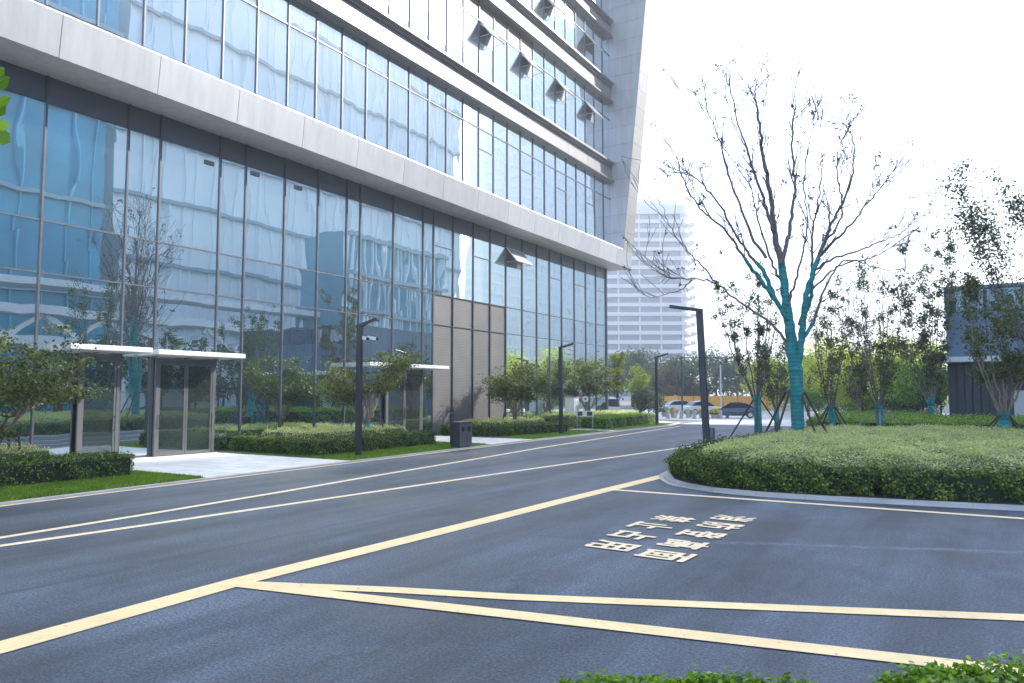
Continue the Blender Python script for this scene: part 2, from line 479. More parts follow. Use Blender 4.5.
# ================================================================== GROUND
def sheet(name, poly, z, mat, kind='structure', zb=None):
    mb = MB()
    if zb is None: zb = z - .12
    mb.prism(poly, zb, z)
    return tag(mb.build(name, mat), kind=kind)
mb = MB(); mb.add([(-900, -500, -.02), (900, -500, -.02), (900, 1300, -.02), (-900, 1300, -.02)], [(0, 1, 2, 3)])
tag(mb.build('ground', M['terrain']), kind='structure')
mb = MB(); mb.add([(-17.6, -40, 0), (30, -40, 0), (30, 54, 0), (-18.2, 54, 0)], [(0, 1, 2, 3)])
tag(mb.build('road', M['asphalt']), kind='structure')
mb = MB(); mb.add([(-18.2, 54, 0), (30, 54, 0), (30, 62, 0), (-18.2, 62, 0), (-90, 62, .0), (40, 62, .0), (40, 100, .0), (-90, 100, .0)], [(0, 1, 2, 3), (4, 5, 6, 7)])
tag(mb.build('plaza', M['plaza']), kind='structure')

curb = [(-16.2, -30), (-16.25, 0), (-16.38, 7.56), (-16.56, 10.1), (-16.79, 13.9), (-17.2, 22.5), (-17.62, 31.6), (-17.75, 42), (-17.82, 50), (-18.8, 55.5), (-21.5, 59), (-26, 61)]
def ribbon(pts, w0, w1, z0, z1, mb):           # strip offset to the left (w0) and right (w1) of the line
    n = len(pts); a, b = [], []
    for i in range(n):
        t = Vector(pts[min(i + 1, n - 1)]) - Vector(pts[max(i - 1, 0)]); t.normalize()
        nrm = Vector((t.y, -t.x)); p = Vector(pts[i])
        a.append(p + nrm * w0); b.append(p + nrm * w1)
    for i in range(n - 1):
        mb.prism([a[i], b[i], b[i + 1], a[i + 1]], z0, z1)
    return mb
def strip(pts, w0, w1, z, name, mat, label):
    n = len(pts); a, b = [], []
    for i in range(n):
        t = Vector(pts[min(i + 1, n - 1)]) - Vector(pts[max(i - 1, 0)]); t.normalize()
        nrm = Vector((t.y, -t.x)); p = Vector(pts[i])
        a.append(p + nrm * w0); b.append(p + nrm * w1)
    mb = MB()
    mb.add([(p.x, p.y, z) for p in a] + [(p.x, p.y, z) for p in b], [(i, n + i, n + i + 1, i + 1) for i in range(n - 1)])
    return tag(mb.build(name, mat), label, 'road marking', 'painted lines on the road')
tag(ribbon(curb, -.16, -.02, -.05, .05, MB()).build('kerb', M['kerb']), kind='structure')
strip(curb, .0, .15, .006, 'edge_line', M['yellow'], 'thin yellow line painted along the foot of the grass verge')
# left apron between the kerb and the building
ap = [(c[0] - .16, c[1]) for c in curb[:9]] + [(-19.2, 55.8), (-21.9, 59), (-24.3, 62.0), (-70, 62.0), (-70, -30)]
sheet('pavement', ap, .030, M['pave'])
# grass verges
def verge(poly): return sheet('lawn', poly, .055, M['grass'], zb=.0)
def cx(y):
    for (x0, y0), (x1, y1) in zip(curb, curb[1:]):
        if y0 <= y <= y1: return x0 + (x1 - x0) * (y - y0) / (y1 - y0) - .17
    return -17.9
def curbed(y0, y1, xin, slant=0.0, n=12):
    pts = []
    for i in range(n + 1):
        y = y0 + (y1 - y0) * i / n; pts.append((cx(y), y))
    return pts + [(xin, y1 + slant), (xin, y0 + slant)]
L1 = curbed(-4, 12.6, -24.0, .0); L2 = curbed(18.4, 27.2, -24.0); L3 = curbed(31.6, 40.6, -24.0); L4 = curbed(42.0, 54.2, -26.5)
lawns = [L1, L2, L3, L4]
for l in lawns: verge(l)

# yellow lines
def Gp(*pts): return [tuple(G(x, y)[:2]) for x, y in pts]
y1 = [(-12.6, -2), (-12.76, 5.91), (-12.92, 8.2), (-13.3, 12), (-13.67, 14.9), (-14.31, 20.9), (-15.03, 27.0), (-15.7, 35), (-16.41, 43.3), (-16.9, 50)]
strip(y1, -.09, .09, .005, 'lane_line', M['cream'], 'pale lane line nearest the building, upper of the two converging lines')
y2 = [(-12.25, -1), (-12.07, 5.6), (-11.91, 7.4), (-11.55, 12.5), (-11.02, 19.8), (-10.4, 27), (-9.94, 32.7), (-9.4, 40), (-9.0, 48)]
strip(y2, -.09, .09, .0065, 'lane_line', M['cream'], 'pale lane line in mid road, lower of the two converging lines')
y3 = [(-7.2, -3), (-7.26, 3.4), (-7.40, 6.0), (-7.26, 11.2), (-7.22, 14.1), (-7.06, 20.0)]
strip(y3, -.18, .18, .008, 'lane_line', M['yellow'], 'broad yellow line running from lower left to the island kerb')
t1 = [(-7.40, 5.90), (-5.6, 6.65), (-4.30, 7.10), (.39, 9.06), (4, 10.6)]
strip(t1, -.12, .12, .0095, 'lane_line', M['yellow'], 'upper arm of the yellow wedge in the foreground')
t2 = [(-7.38, 5.92), (-5.4, 6.27), (-3.95, 6.54), (.0, 7.25), (4, 7.97)]
strip(t2, -.13, .13, .011, 'lane_line', M['yellow'], 'lower arm of the yellow wedge, closest to the camera')
l3 = [(-7.1, 16.10), (-5.89, 16.08), (.76, 16.15), (4, 16.2)]
strip(l3, -.10, .10, .0095, 'lane_line', M['cream'], 'cream line crossing the road just before the planted island')

# painted fire lane lettering
let = empty('road_lettering', (-4, 11.5, 0), 'two rows of cream Chinese characters painted on the asphalt', 'road lettering')
def glyph(ch, c, par):
    fc = bpy.data.curves.new('glyph', 'FONT'); fc.body = ch; fc.size = 1; fc.offset = .010
    fo = bpy.data.objects.new('glyph', fc); COL.objects.link(fo)
    dg = bpy.context.evaluated_depsgraph_get()
    me = bpy.data.meshes.new_from_object(fo.evaluated_get(dg))
    bpy.data.objects.remove(fo)
    vs = [v.co.copy() for v in me.vertices]
    x0 = min(v.x for v in vs); x1 = max(v.x for v in vs); y0 = min(v.y for v in vs); y1_ = max(v.y for v in vs)
    sw, sh = .55, .70
    for v in me.vertices:
        a = ((v.co.x - x0) / (x1 - x0) - .5) * sw      # reading direction: away -> near  (-Y)
        b = ((v.co.y - y0) / (y1_ - y0) - .5) * sh     # up of the character: +X
        v.co = (b, -a, 0)
    me.name = 'character'
    bm = bmesh.new(); bm.from_mesh(me); n0 = list(bm.verts) + list(bm.edges) + list(bm.faces)
    for k, (dx, dy) in enumerate(((.014, 0), (-.010, .010), (0, -.014), (.010, .012))):
        r_ = bmesh.ops.duplicate(bm, geom=n0)
        for v in r_['geom']:
            if isinstance(v, bmesh.types.BMVert): v.co += Vector((dx, dy, .0004 * (k + 1)))
    bm.to_mesh(me); bm.free()
    me.materials.clear(); me.materials.append(M['cream'])
    me.polygons.foreach_set('material_index', [0] * len(me.polygons))
    o = bpy.data.objects.new('character', me); COL.objects.link(o)
    o.parent = par
    o.location = (c[0] + 4, c[1] - 11.5, .0125); o.rotation_euler = (0, 0, R(-3))
for ch, px in zip('消防登高面', [(733, 519), (720, 526.5), (702, 535), (684.5, 545), (665, 556)]): glyph(ch, G(*px), let)
for ch, px in zip('禁止占用', [(673, 519.5), (652, 526.5), (633, 536), (613, 546)]): glyph(ch, G(*px), let)

# ================================================================== MAIN BUILDING
XG, XU = -24.3, -23.6
bld = empty('office_building', (XG, 30, 0), 'big office block with glass curtain wall above a recessed glazed ground storey', 'building')
BO = Vector((XG, 30, 0))
def bp(mb, name, mats, parent=bld, **k):
    mb.v = [(p[0] - BO.x, p[1] - BO.y, p[2]) for p in mb.v]
    return mb.build(name, mats, parent, **k)
rng = np.random.default_rng(4)
rr = random.Random(7)
bp(MB().box((-70, -22, 0), (XG - .25, 54.15, 12.3)), 'lobby_core', M['interior'])
bp(MB().box((-70, -22, 12.3), (XU - .3, 53.85, 38.5)).box((-70, 53.85, 12.3), (-24.7, 55.6, 38.5)), 'upper_core', [M['fin']])
bp(MB().box((-70, -22, 38.5), (-21, 55.7, 38.9)), 'roof', M['roof'])
def pane(mb, X, y0, y1, z0, z1, tilt=.004):
    a, b, c, d = [rr.uniform(-tilt, tilt) for _ in range(4)]
    q = [(X + a, y0, z0), (X + b, y1, z0), (X + c, y1, z1), (X + d, y0, z1)]
    r = [(p[0] - .03, p[1], p[2]) for p in q]
    mb.add(q + r, [(0, 1, 2, 3), (7, 6, 5, 4), (0, 4, 5, 1), (1, 5, 6, 2), (2, 6, 7, 3), (3, 7, 4, 0)])
lm = [-9.9, -7.3, -6.1, -3.5, -2.3, .3, 1.5, 4.1, 5.3, 7.9, 9.35, 12.0, 14.7, 15.9, 18.4, 19.6, 21.6, 23.5, 25.3, 26.2, 28.6, 31.0, 31.9, 33.7, 35.7, 37.5, 39.3, 41.3, 43.2, 45.0, 46.8, 48.8, 50.7, 52.5, 54.4]
small = {31.9: 1, 35.7: 1, 45.0: 1, 48.8: 1, 52.5: 1}
stf, stw = MB(), MB()
for y0, y1 in zip(lm, lm[1:]):
    brown = 31.8 < y0 < 39
    rows = [(.06, 5.93, 'louvre' if brown else 'glass'), (5.93, 7.56, 'louvre' if brown else 'glass'), (7.56, 11.3, 'glass')]
    if y0 in small: rows[-1] = (7.56, 10.2, 'glass'); rows.append((10.2, 11.3, 'glass'))
    rows.append((11.3, 12.14, 'transtop'))
    off = y0 < 7
    mb = stw if off else MB(); fb = stf if off else MB()
    for a, b, k in rows:
        mb.cur = ['glass', 'louvre', 'transtop'].index(k)
        pane(mb, XG - (0 if k == 'glass' else .02), y0, y1, a, b, .004 if k == 'glass' else .0)
        if a > 1:
            fb.box((XG + .002, y0 + .035, a - .025), (XG + .035, y1 - .035, a + .025))
    fb.cur = 0
    fb.box((XG - .04, y0 - .030, 0), (XG + .06, y0 + .030, 12.14))
    fb.box((XG + .003, y0 + .03, 0.0), (XG + .05, y1 - .03, .10))
    if not off:
        w = bp(mb, 'lobby_window', [M['glass'], M['louvre'], M['transtop']])
        fo = fb.build('frame', M['dkmetal'], w)
        fo.data.transform(Matrix.Translation(-BO))
tag(bp(stw, 'lobby_window_rest', [M['glass'], M['louvre'], M['transtop']]), kind='stuff').name = 'lobby_glazing'
tag(bp(stf, 'lobby_frame_rest', M['dkmetal']), kind='stuff').name = 'lobby_framing'
bp(MB().box((XG - .05, 54.36, 0), (XG + .10, 54.5, 12.14)).box((-70, 54.15, 0), (XG - .05, 54.36, 12.14)), 'corner_post', M['dkmetal'])

# upper storeys
floors = [(14.02, 18.74), (20.40, 25.15), (26.85, 30.45), (31.95, 36.2)]
step = 1.577
ys = [13.1 + step * k for k in range(-22, 27)]
sash = {1: [(487, 28), (525, 60), (559, 85), (587, 107)], 2: [(549, 4), (586, 27)]}
def kcol(px, py): return round((WX(px, py, XU).y - 13.1 - step / 2) / step)
stf, stw = MB(), MB()
vis_y = [4, 19, 29, 42]
sash_cols = {f: {kcol(*p) for p in sash.get(f, [])} for f in range(4)}
def awning(X, y0, y1, z0, z1, ang, par):
    """top-hung sash pushed outwards"""
    h = z1 - z0
    d = Vector((math.sin(ang), 0, -math.cos(ang)))
    n = Vector((math.cos(ang), 0, math.sin(ang)))
    c0 = Vector((X + .06, (y0 + y1) / 2, z1)); hw = (y1 - y0) / 2 - .05
    mb = MB(); mb.obox(c0 + d * (h / 2), (0, 1, 0), d, n, hw - .05, h / 2 - .05, .012)
    fb = MB()
    for s in (-1, 1): fb.obox(c0 + d * (h / 2) + Vector((0, s * hw, 0)), (0, 1, 0), d, n, .035, h / 2, .035)
    for t in (.0, h): fb.obox(c0 + d * t, (0, 1, 0), d, n, hw + .035, .035, .035)
    for s in (-1, 1):
        fb.tube([c0 + d * h + Vector((0, s * hw, 0)), (X, c0.y + s * hw, z0 + .25)], .018, 5)
    w = bp(mb, 'awning_sash', M['sash'], par)
    fo = fb.build('frame', M['alu'], w); fo.data.transform(Matrix.Translation(-BO))
    # dark opening behind
    mb = MB(); mb.box((X + .004, y0 + .05, z0), (X + .012, y1 - .05, z1)); bp(mb, 'opening', M['dkmetal'], par)
for fi, (z0, z1) in enumerate(floors):
    for k in range(-22, 26):
        y0 = 13.1 + step * k; y1 = y0 + step
        off = y1 < vis_y[fi]
        mb = stw if off else MB(); fb = stf if off else MB()
        zt = z1 - 1.22
        rows = [(z0, zt), (zt, z1)]
        if fi == 0 and k % 3 == 2 and k > 11: rows = [(z0, zt - 1.2), (zt - 1.2, zt), (zt, z1)]
        for a, b in rows:
            mb.cur = 1 if (fi == 1 and a == zt and k in (14, 15, 16, 17, 12, 13)) else 0
            pane(mb, XU, y0, y1, a, b)
            if a > z0: fb.box((XU + .002, y0 + .025, a - .03), (XU + .035, y1 - .025, a + .03))
        fb.box((XU - .03, y0 - .028, z0), (XU + .06, y0 + .028, z1))
        if not off:
            w = bp(mb, 'office_window', [M['glassup'], M['brown']])
            fo = fb.build('frame', M['dkmetal'], w); fo.data.transform(Matrix.Translation(-BO))
            if k in sash_cols[fi]:
                awning(XU, y0, y1, z1 - 2.45, z1 - 1.25, R(38), bld)
    yv = (13.1 + step * 26, 53.87)
    mb = MB(); pane(mb, XU, yv[0], yv[1] + .03, z0, z1); w = bp(mb, 'office_window', [M['glassup']])
    fb = MB().box((XU - .03, yv[0] - .028, z0), (XU + .06, yv[0] + .028, z1)); fo = fb.build('frame', M['dkmetal'], w); fo.data.transform(Matrix.Translation(-BO))
tag(bp(stw, 'upper_glazing', [M['glassup'], M['brown']]), kind='stuff')
tag(bp(stf, 'upper_framing', M['dkmetal']), kind='stuff')
awning(XG, 39.3, 41.3, 10.15, 11.28, R(40), bld)
# small vent tabs glimpsed in the lobby glass
for px, py in ((209, 163), (255, 174), (298, 188)):
    p = WX(px, py, XG)
    bp(MB().box((XG + .002, p.y - .2, p.z - .08), (XG + .05, p.y + .2, p.z + .08)), 'vent', M['steel'])
# spandrel bands with projecting mouldings
for z0, z1 in ((18.74, 20.40), (25.15, 26.85), (30.45, 31.95), (36.2, 38.5)):
    h = z1 - z0
    mb = MB()
    mb.prof_y([(XU - .25, z0 - .02), (XU + .42, z0 - .02), (XU + .50, z0 + .06), (XU + .50, z0 + .13), (XU + .30, z0 + .17), (XU + .30, z0 + .30), (XU - .25, z0 + .30)], -22, 53.6)
    mb.prof_y([(XU - .25, z1 - .42), (XU + .34, z1 - .42), (XU + .34, z1 - .28), (XU + .55, z1 - .24), (XU + .55, z1 - .10), (XU + .44, z1 + .02), (XU - .25, z1 + .02)], -22, 53.6)
    bp(mb, 'moulding', M['mould'])
    mb = MB()
    yy = -22.0
    off = 11.5 - 3.155 * 12
    for i in range(40):
        a = off + 3.155 * i; b = min(a + 3.135, 53.7)
        if a > 53: break
        mb.box((XU - .2, a, z0 + .302), (XU + .20, b, z1 - .422))
    bp(mb, 'spandrel_panel', M['panel'])
# leaning fascia, sill and soffit
def xo(z): return -22.67 + .108 * (z - 12.15)
zf0, zf1 = 12.15, 13.42
mb = MB()
for i in range(-11, 14):
    a = 11.5 + 3.17 * i; b = min(a + 3.152, 55.70)
    mb.prof_y([(xo(zf0), zf0), (xo(zf1), zf1), (xo(zf1) - .08, zf1), (xo(zf0) - .08, zf0)], a, b)
bp(mb, 'fascia', M['fascia'])
bp(MB().prof_y([(xo(zf0) - .082, zf0 + .02), (xo(zf1) - .082, zf1 - .02), (XU - .2, 13.9), (XU - .2, 12.2)], -22, 55.65), 'fascia_backing', M['dkmetal'])
bp(MB().prof_y([(xo(zf1), zf1 + .002), (xo(zf1) - .02, zf1 + .06), (XU - .06, 14.0), (XU - .06, 13.92), (xo(zf1) - .09, zf1 - .015)], -22, 53.9), 'sill', M['sill'])
mb = MB()
for i in range(-11, 14):
    a = 11.5 + 3.17 * i; b = min(a + 3.155, 55.68)
    mb.box((-26, a, 12.143), (xo(zf0) - .004, b, 12.20))
bp(mb, 'soffit', M['soffit'])
# end fin: leaning reveal with horizontal panel joints
mb = MB()
z = zf1 + .01
core = MB().prof_y([(xo(zf0 + .06) - .03, zf0 + .06), (xo(38.4) - .03, 38.4), (-24.6, 38.4), (-24.6, zf0 + .06)], 53.92, 55.66)
bp(core, 'fin_core', M['dkmetal'])
while z < 38.4:
    z2 = min(z + 1.40, 38.4)
    mb.prof_y([(xo(z), z), (xo(z2 - .02), z2 - .02), (-24.65, z2 - .02), (-24.65, z)], 53.9, 55.7)
    z = z2
bp(mb, 'end_fin', M['fin'])
mb = MB()
z = zf1 + .01
while z < 38.4:
    z2 = min(z + 1.40, 38.4)
    mb.prof_y([(xo(z) + .012, z), (xo(z2 - .02) + .012, z2 - .02), (xo(z2 - .02) + .002, z2 - .02), (xo(z) + .002, z)], 53.86, 55.74)
    z = z2
bp(mb, 'fin_facing', M['finface'])

# entrance canopies and glazed doors
def canopy(y0, y1, z, depth, label=None):
    mb = MB()
    mb.prof_y([(XG + .1, z - .12), (XG + depth, z - .09), (XG + depth, z + .05), (XG + depth - .03, z + .07), (XG + .1, z + .07)], y0, y1)
    c = bp(mb, 'canopy', M['alu'])
    s = MB()
    for t in (.15, .5, .85):
        yy = y0 + (y1 - y0) * t
        s.prof_y([(XG + .1, z - .16), (XG + depth * .8, z - .05), (XG + depth * .8, z - .02), (XG + .1, z - .09)], yy - .03, yy + .03)
    o = s.build('bracket', M['dkmetal'], c); o.data.transform(Matrix.Translation(-BO))
def door(y0, y1, ztop, leaves, handle_side):
    hinge = MB()
    fr = MB()
    fr.box((XG + .11, y0 - .05, .03), (XG + .20, y0 + .05, ztop)); fr.box((XG + .11, y1 - .05, .03), (XG + .20, y1 + .05, ztop))
    fr.box((XG + .11, y0 + .05, ztop - .16), (XG + .195, y1 - .05, ztop - .002))
    f = bp(fr, 'door_frame', M['steel'])
    n = leaves; w = (y1 - y0 - .10) / n
    for i in range(n):
        a = y0 + .05 + w * i + .01; b = a + w - .02
        mb = MB().box((XG + .14, a + .07, .16), (XG + .165, b - .07, ztop - .24))
        d = bp(mb, 'glass_door', M['glassdoor'])
        s = MB()
        s.box((XG + .13, a, .05), (XG + .185, a + .07, ztop - .17)); s.box((XG + .13, b - .07, .05), (XG + .185, b, ztop - .17))
        s.box((XG + .13, a + .07, .05), (XG + .185, b - .07, .16)); s.box((XG + .13, a + .07, ztop - .24), (XG + .185, b - .07, ztop - .17))
        o = s.build('door_stile', M['steel'], d); o.data.transform(Matrix.Translation(-BO))
        hy = b - .035 if i % 2 == handle_side else a + .035
        s = MB().tube([(XG + .19, hy, 1.0), (XG + .25, hy, 1.02), (XG + .25, hy, 1.45), (XG + .19, hy, 1.47)], .018, 6)
        o = s.build('handle', M['black'], d); o.data.transform(Matrix.Translation(-BO))
YD = lambda px: WX(px, 430, XG + .1).y
YC = lambda px: WX(px, 355, XG + 1.1).y
canopy(YC(68), YC(150), 3.66, 1.25)
canopy(YC(156), YC(243), 3.62, 1.25)
canopy(YC(368), YC(447), 3.58, 1.25)
door(YD(77), YD(115), 3.50, 1, 0)
door(YD(154), YD(211), 3.46, 2, 1)
door(YD(385), YD(420), 3.42, 2, 0)

# ================================================================== FOLIAGE BUILDERS
def hedge(name, poly, z0, z1, mats, n, size, label, cat='hedge', seed=1, group=None, bump=.06, fuzz=.05, zfun=None):
    """clipped hedge: dark core prism + leaves over sides and top; poly is CCW list of (x,y)"""
    rg = np.random.default_rng(seed)
    P = np.array(poly, float)
    if np.sum(P[:, 0] * np.roll(P[:, 1], -1) - P[:, 1] * np.roll(P[:, 0], -1)) < 0: P = P[::-1]
    c = P.mean(0)
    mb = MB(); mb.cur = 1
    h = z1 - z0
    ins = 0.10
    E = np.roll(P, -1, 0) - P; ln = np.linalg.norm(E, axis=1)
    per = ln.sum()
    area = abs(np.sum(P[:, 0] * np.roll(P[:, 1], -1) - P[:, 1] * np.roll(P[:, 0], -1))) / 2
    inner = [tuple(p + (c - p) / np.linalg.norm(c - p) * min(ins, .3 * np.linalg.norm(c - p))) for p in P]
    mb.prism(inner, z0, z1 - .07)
    mb.cur = 0
    # side leaves
    ns = int(n * per * h * 2.4 / (per * h * 2.4 + area)); nt = n - ns
    ei = rg.choice(len(P), ns, p=ln / per); t = rg.random(ns)
    b = P[ei] + E[ei] * t[:, None]
    nr = np.stack([E[ei][:, 1], -E[ei][:, 0]], 1) / ln[ei][:, None]
    zz = z0 + .02 + rg.random(ns) ** .9 * (h - .0)
    lump = (np.sin(b[:, 0] * 3.1 + zz * 4) * np.sin(b[:, 1] * 2.7 + 1) + .6 * np.sin(b[:, 0] * 8.3 + b[:, 1] * 7.1 + zz * 9)) * bump
    rnd = np.clip((zz - z0) / h, 0, 1) ** 6 * .10
    offs = lump - rnd + rg.normal(size=ns) * fuzz - .02
    b = b + nr * offs[:, None]
    side = np.stack([b[:, 0], b[:, 1], zz], 1)
    NS = np.stack([nr[:, 0], nr[:, 1], np.full(ns, .25)], 1)
    # top leaves by rejection
    lo, hi = P.min(0), P.max(0)
    pts = []
    while len(pts) < nt:
        q = lo + rg.random((nt * 2 + 50, 2)) * (hi - lo)
        ins_ = np.zeros(len(q), bool)
        for i in range(len(P)):
            a, bb = P[i], P[(i + 1) % len(P)]
            cond = ((a[1] > q[:, 1]) != (bb[1] > q[:, 1])) & (q[:, 0] < (bb[0] - a[0]) * (q[:, 1] - a[1]) / (bb[1] - a[1] + 1e-12) + a[0])
            ins_ ^= cond
        pts += list(q[ins_])
    q = np.array(pts[:nt])
    zt = z1 + (np.sin(q[:, 0] * 3.3) * np.sin(q[:, 1] * 2.9) + .6 * np.sin(q[:, 0] * 8 + q[:, 1] * 9)) * bump * .8 + rg.normal(size=nt) * fuzz
    top = np.stack([q[:, 0], q[:, 1], zt], 1)
    mb.leaves(np.vstack([side, top]), size * rg.uniform(.7, 1.35, ns + nt), size * .6, rg, .25, np.vstack([NS, np.tile([0, 0, 1.], (nt, 1))]))
    o = mb.build(name, mats, origin=(float(c[0]), float(c[1]), 0))
    return tag(o, label, cat, group)
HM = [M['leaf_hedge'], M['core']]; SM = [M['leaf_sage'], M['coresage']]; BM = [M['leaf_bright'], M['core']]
GRP1 = 'clipped hedges in front of the glass wall'
# bed by the left edge
hedge('clipped_hedge', [(-18.95, -2), (-18.87, 11.9), (-20.3, 12.1), (-20.3, -2)], .03, .60, HM, 34000, .062, 'dark clipped hedge at the far left edge, beside the first doors', seed=3, group=GRP1)
hedge('sage_shrubs', [(-20.35, -2), (-20.35, 10.6), (-22.6, 10.8), (-22.6, -2)], .03, .80, SM, 20000, .06, 'grey green shrub bed behind the far left clipped hedge', 'shrubs', 4, GRP1)
# bed by the first lamp
hedge('clipped_hedge', [(-19.24, 18.7), (-19.5, 25.9), (-20.6, 26.0), (-20.6, 19.7), (-24.0, 20.0), (-24.0, 19.0)], .03, .56, HM, 36000, .06, 'dark clipped hedge behind the lamp post that carries cameras', seed=5, group=GRP1)
hedge('sage_shrubs', [(-20.65, 19.8), (-20.65, 25.3), (-23.6, 25.4), (-23.6, 20.1)], .03, .80, SM, 17000, .06, 'grey green shrub bed under the garden tree between doors', 'shrubs', 6, GRP1)
# bed by the second tree
hedge('clipped_hedge', [(-20.31, 31.95), (-19.5, 38.4), (-20.9, 38.6), (-21.2, 32.9), (-23.9, 33.2), (-23.9, 32.1)], .03, .56, HM, 15000, .07, 'dark clipped hedge just past the litter bin', seed=7, group=GRP1)
hedge('sage_shrubs', [(-21.2, 33.1), (-20.95, 38.3), (-23.4, 38.5), (-23.4, 33.3)], .03, .78, SM, 9000, .08, 'grey green shrub bed under the tree before the brown louvres', 'shrubs', 8, GRP1)
# long bright hedge at the end
hedge('clipped_hedge', [(-19.15, 42.6), (-19.6, 53.0), (-21.2, 53.4), (-20.9, 42.8)], .03, .72, BM, 16000, .09, 'long bright green sunlit hedge near the end of the building', seed=9, group=GRP1)
hedge('sage_shrubs', [(-21.0, 43.0), (-21.3, 53.6), (-24.0, 53.8), (-24.0, 43.2)], .03, .88, SM, 12000, .10, 'pale shrub bed behind the long sunlit hedge', 'shrubs', 10, GRP1)
hedge('clipped_hedge', [(-21.3, 39.6), (-21.3, 42.0), (-23.8, 42.0), (-23.8, 39.6)], .03, .80, HM, 6000, .08, 'dark block of hedge against the glass behind the notice board', seed=11, group=GRP1)

# grass blades
rg = np.random.default_rng(11)
mb = MB()
pts = []
for l, dens in zip(lawns, (1500, 700, 260, 160)):
    P = np.array(l); x0, y0 = P.min(0); x1, y1_ = P.max(0)
    x0 = max(x0, -20.6)
    n = int((x1 - x0) * (y1_ - max(y0, 3)) * dens)
    q = np.stack([rg.uniform(x0, x1, n), rg.uniform(max(y0, 3), y1_, n)], 1)
    q = q[[qq[0] < cx(qq[1]) - .02 for qq in q]]
    pts.append(q)
q = np.vstack(pts); n = len(q)
hh = rg.uniform(.03, .075, n); an = rg.uniform(0, 6.28, n)
vs = np.zeros((n, 3, 3)); dx = np.stack([np.cos(an), np.sin(an)], 1) * .012
vs[:, 0, :2] = q - dx; vs[:, 1, :2] = q + dx; vs[:, 2, :2] = q + rg.normal(size=(n, 2)) * .025
vs[:, :2, 2] = .054; vs[:, 2, 2] = .054 + hh
mb.v = list(map(tuple, vs.reshape(-1, 3).tolist())); mb.f = [(3 * i, 3 * i + 1, 3 * i + 2) for i in range(n)]; mb.m = [0] * n
tag(mb.build('grass', M['blade']), 'short green grass growing on the verges', 'grass', kind='stuff')

# ================================================================== PLANTED ISLAND
def smooth_pts(pts, n=4):
    out = []
    m = len(pts)
    for i in range(m - 1):
        p0, p1, p2, p3 = [np.array(pts[max(0, min(m - 1, j))], float) for j in (i - 1, i, i + 1, i + 2)]
        for k in range(n):
            t = k / n
            out.append(tuple(.5 * ((2 * p1) + (-p0 + p2) * t + (2 * p0 - 5 * p1 + 4 * p2 - p3) * t * t + (-p0 + 3 * p1 - 3 * p2 + p3) * t ** 3)))
    out.append(tuple(pts[-1]))
    return out
kerb_out = [(-7.10, 30), (-7.35, 25), (-7.35, 21.5), (-7.12, 19.7), (-6.55, 18.35), (-5.9, 17.55), (-4.9, 17.0), (-4.0, 16.82), (-3.08, 16.84), (-1.99, 16.95), (.82, 17.35), (5, 18.2), (9, 19.6)]
kerb_s = smooth_pts(kerb_out, 5)
tag(ribbon(kerb_s, .0, -.28, -.02, .075, MB()).build('kerb', M['kerb']), kind='structure')
tag(ribbon(kerb_s, .12, .002, -.05, .014, MB()).build('gutter', M['kerb']), kind='structure')
isl = kerb_out + [(9, 34), (-2, 36), (-6.6, 32)]
ic = Vector((0, 26))
def shrink(pts, d):
    out = []
    for i, p in enumerate(pts):
        a = Vector(pts[max(i - 1, 0)]); b = Vector(pts[min(i + 1, len(pts) - 1)])
        t = (b - a).normalized(); n_ = Vector((-t.y, t.x))
        out.append(tuple(Vector(p) + n_ * d))
    return out
inn = shrink(kerb_out, .17)
sheet('island_soil', inn + [(9, 34), (-2, 36), (-6.6, 32)], .085, M['soil'], zb=.0)
f_out = smooth_pts(shrink(kerb_out, .32), 14)
f_in = smooth_pts(shrink(kerb_out, .98), 14)
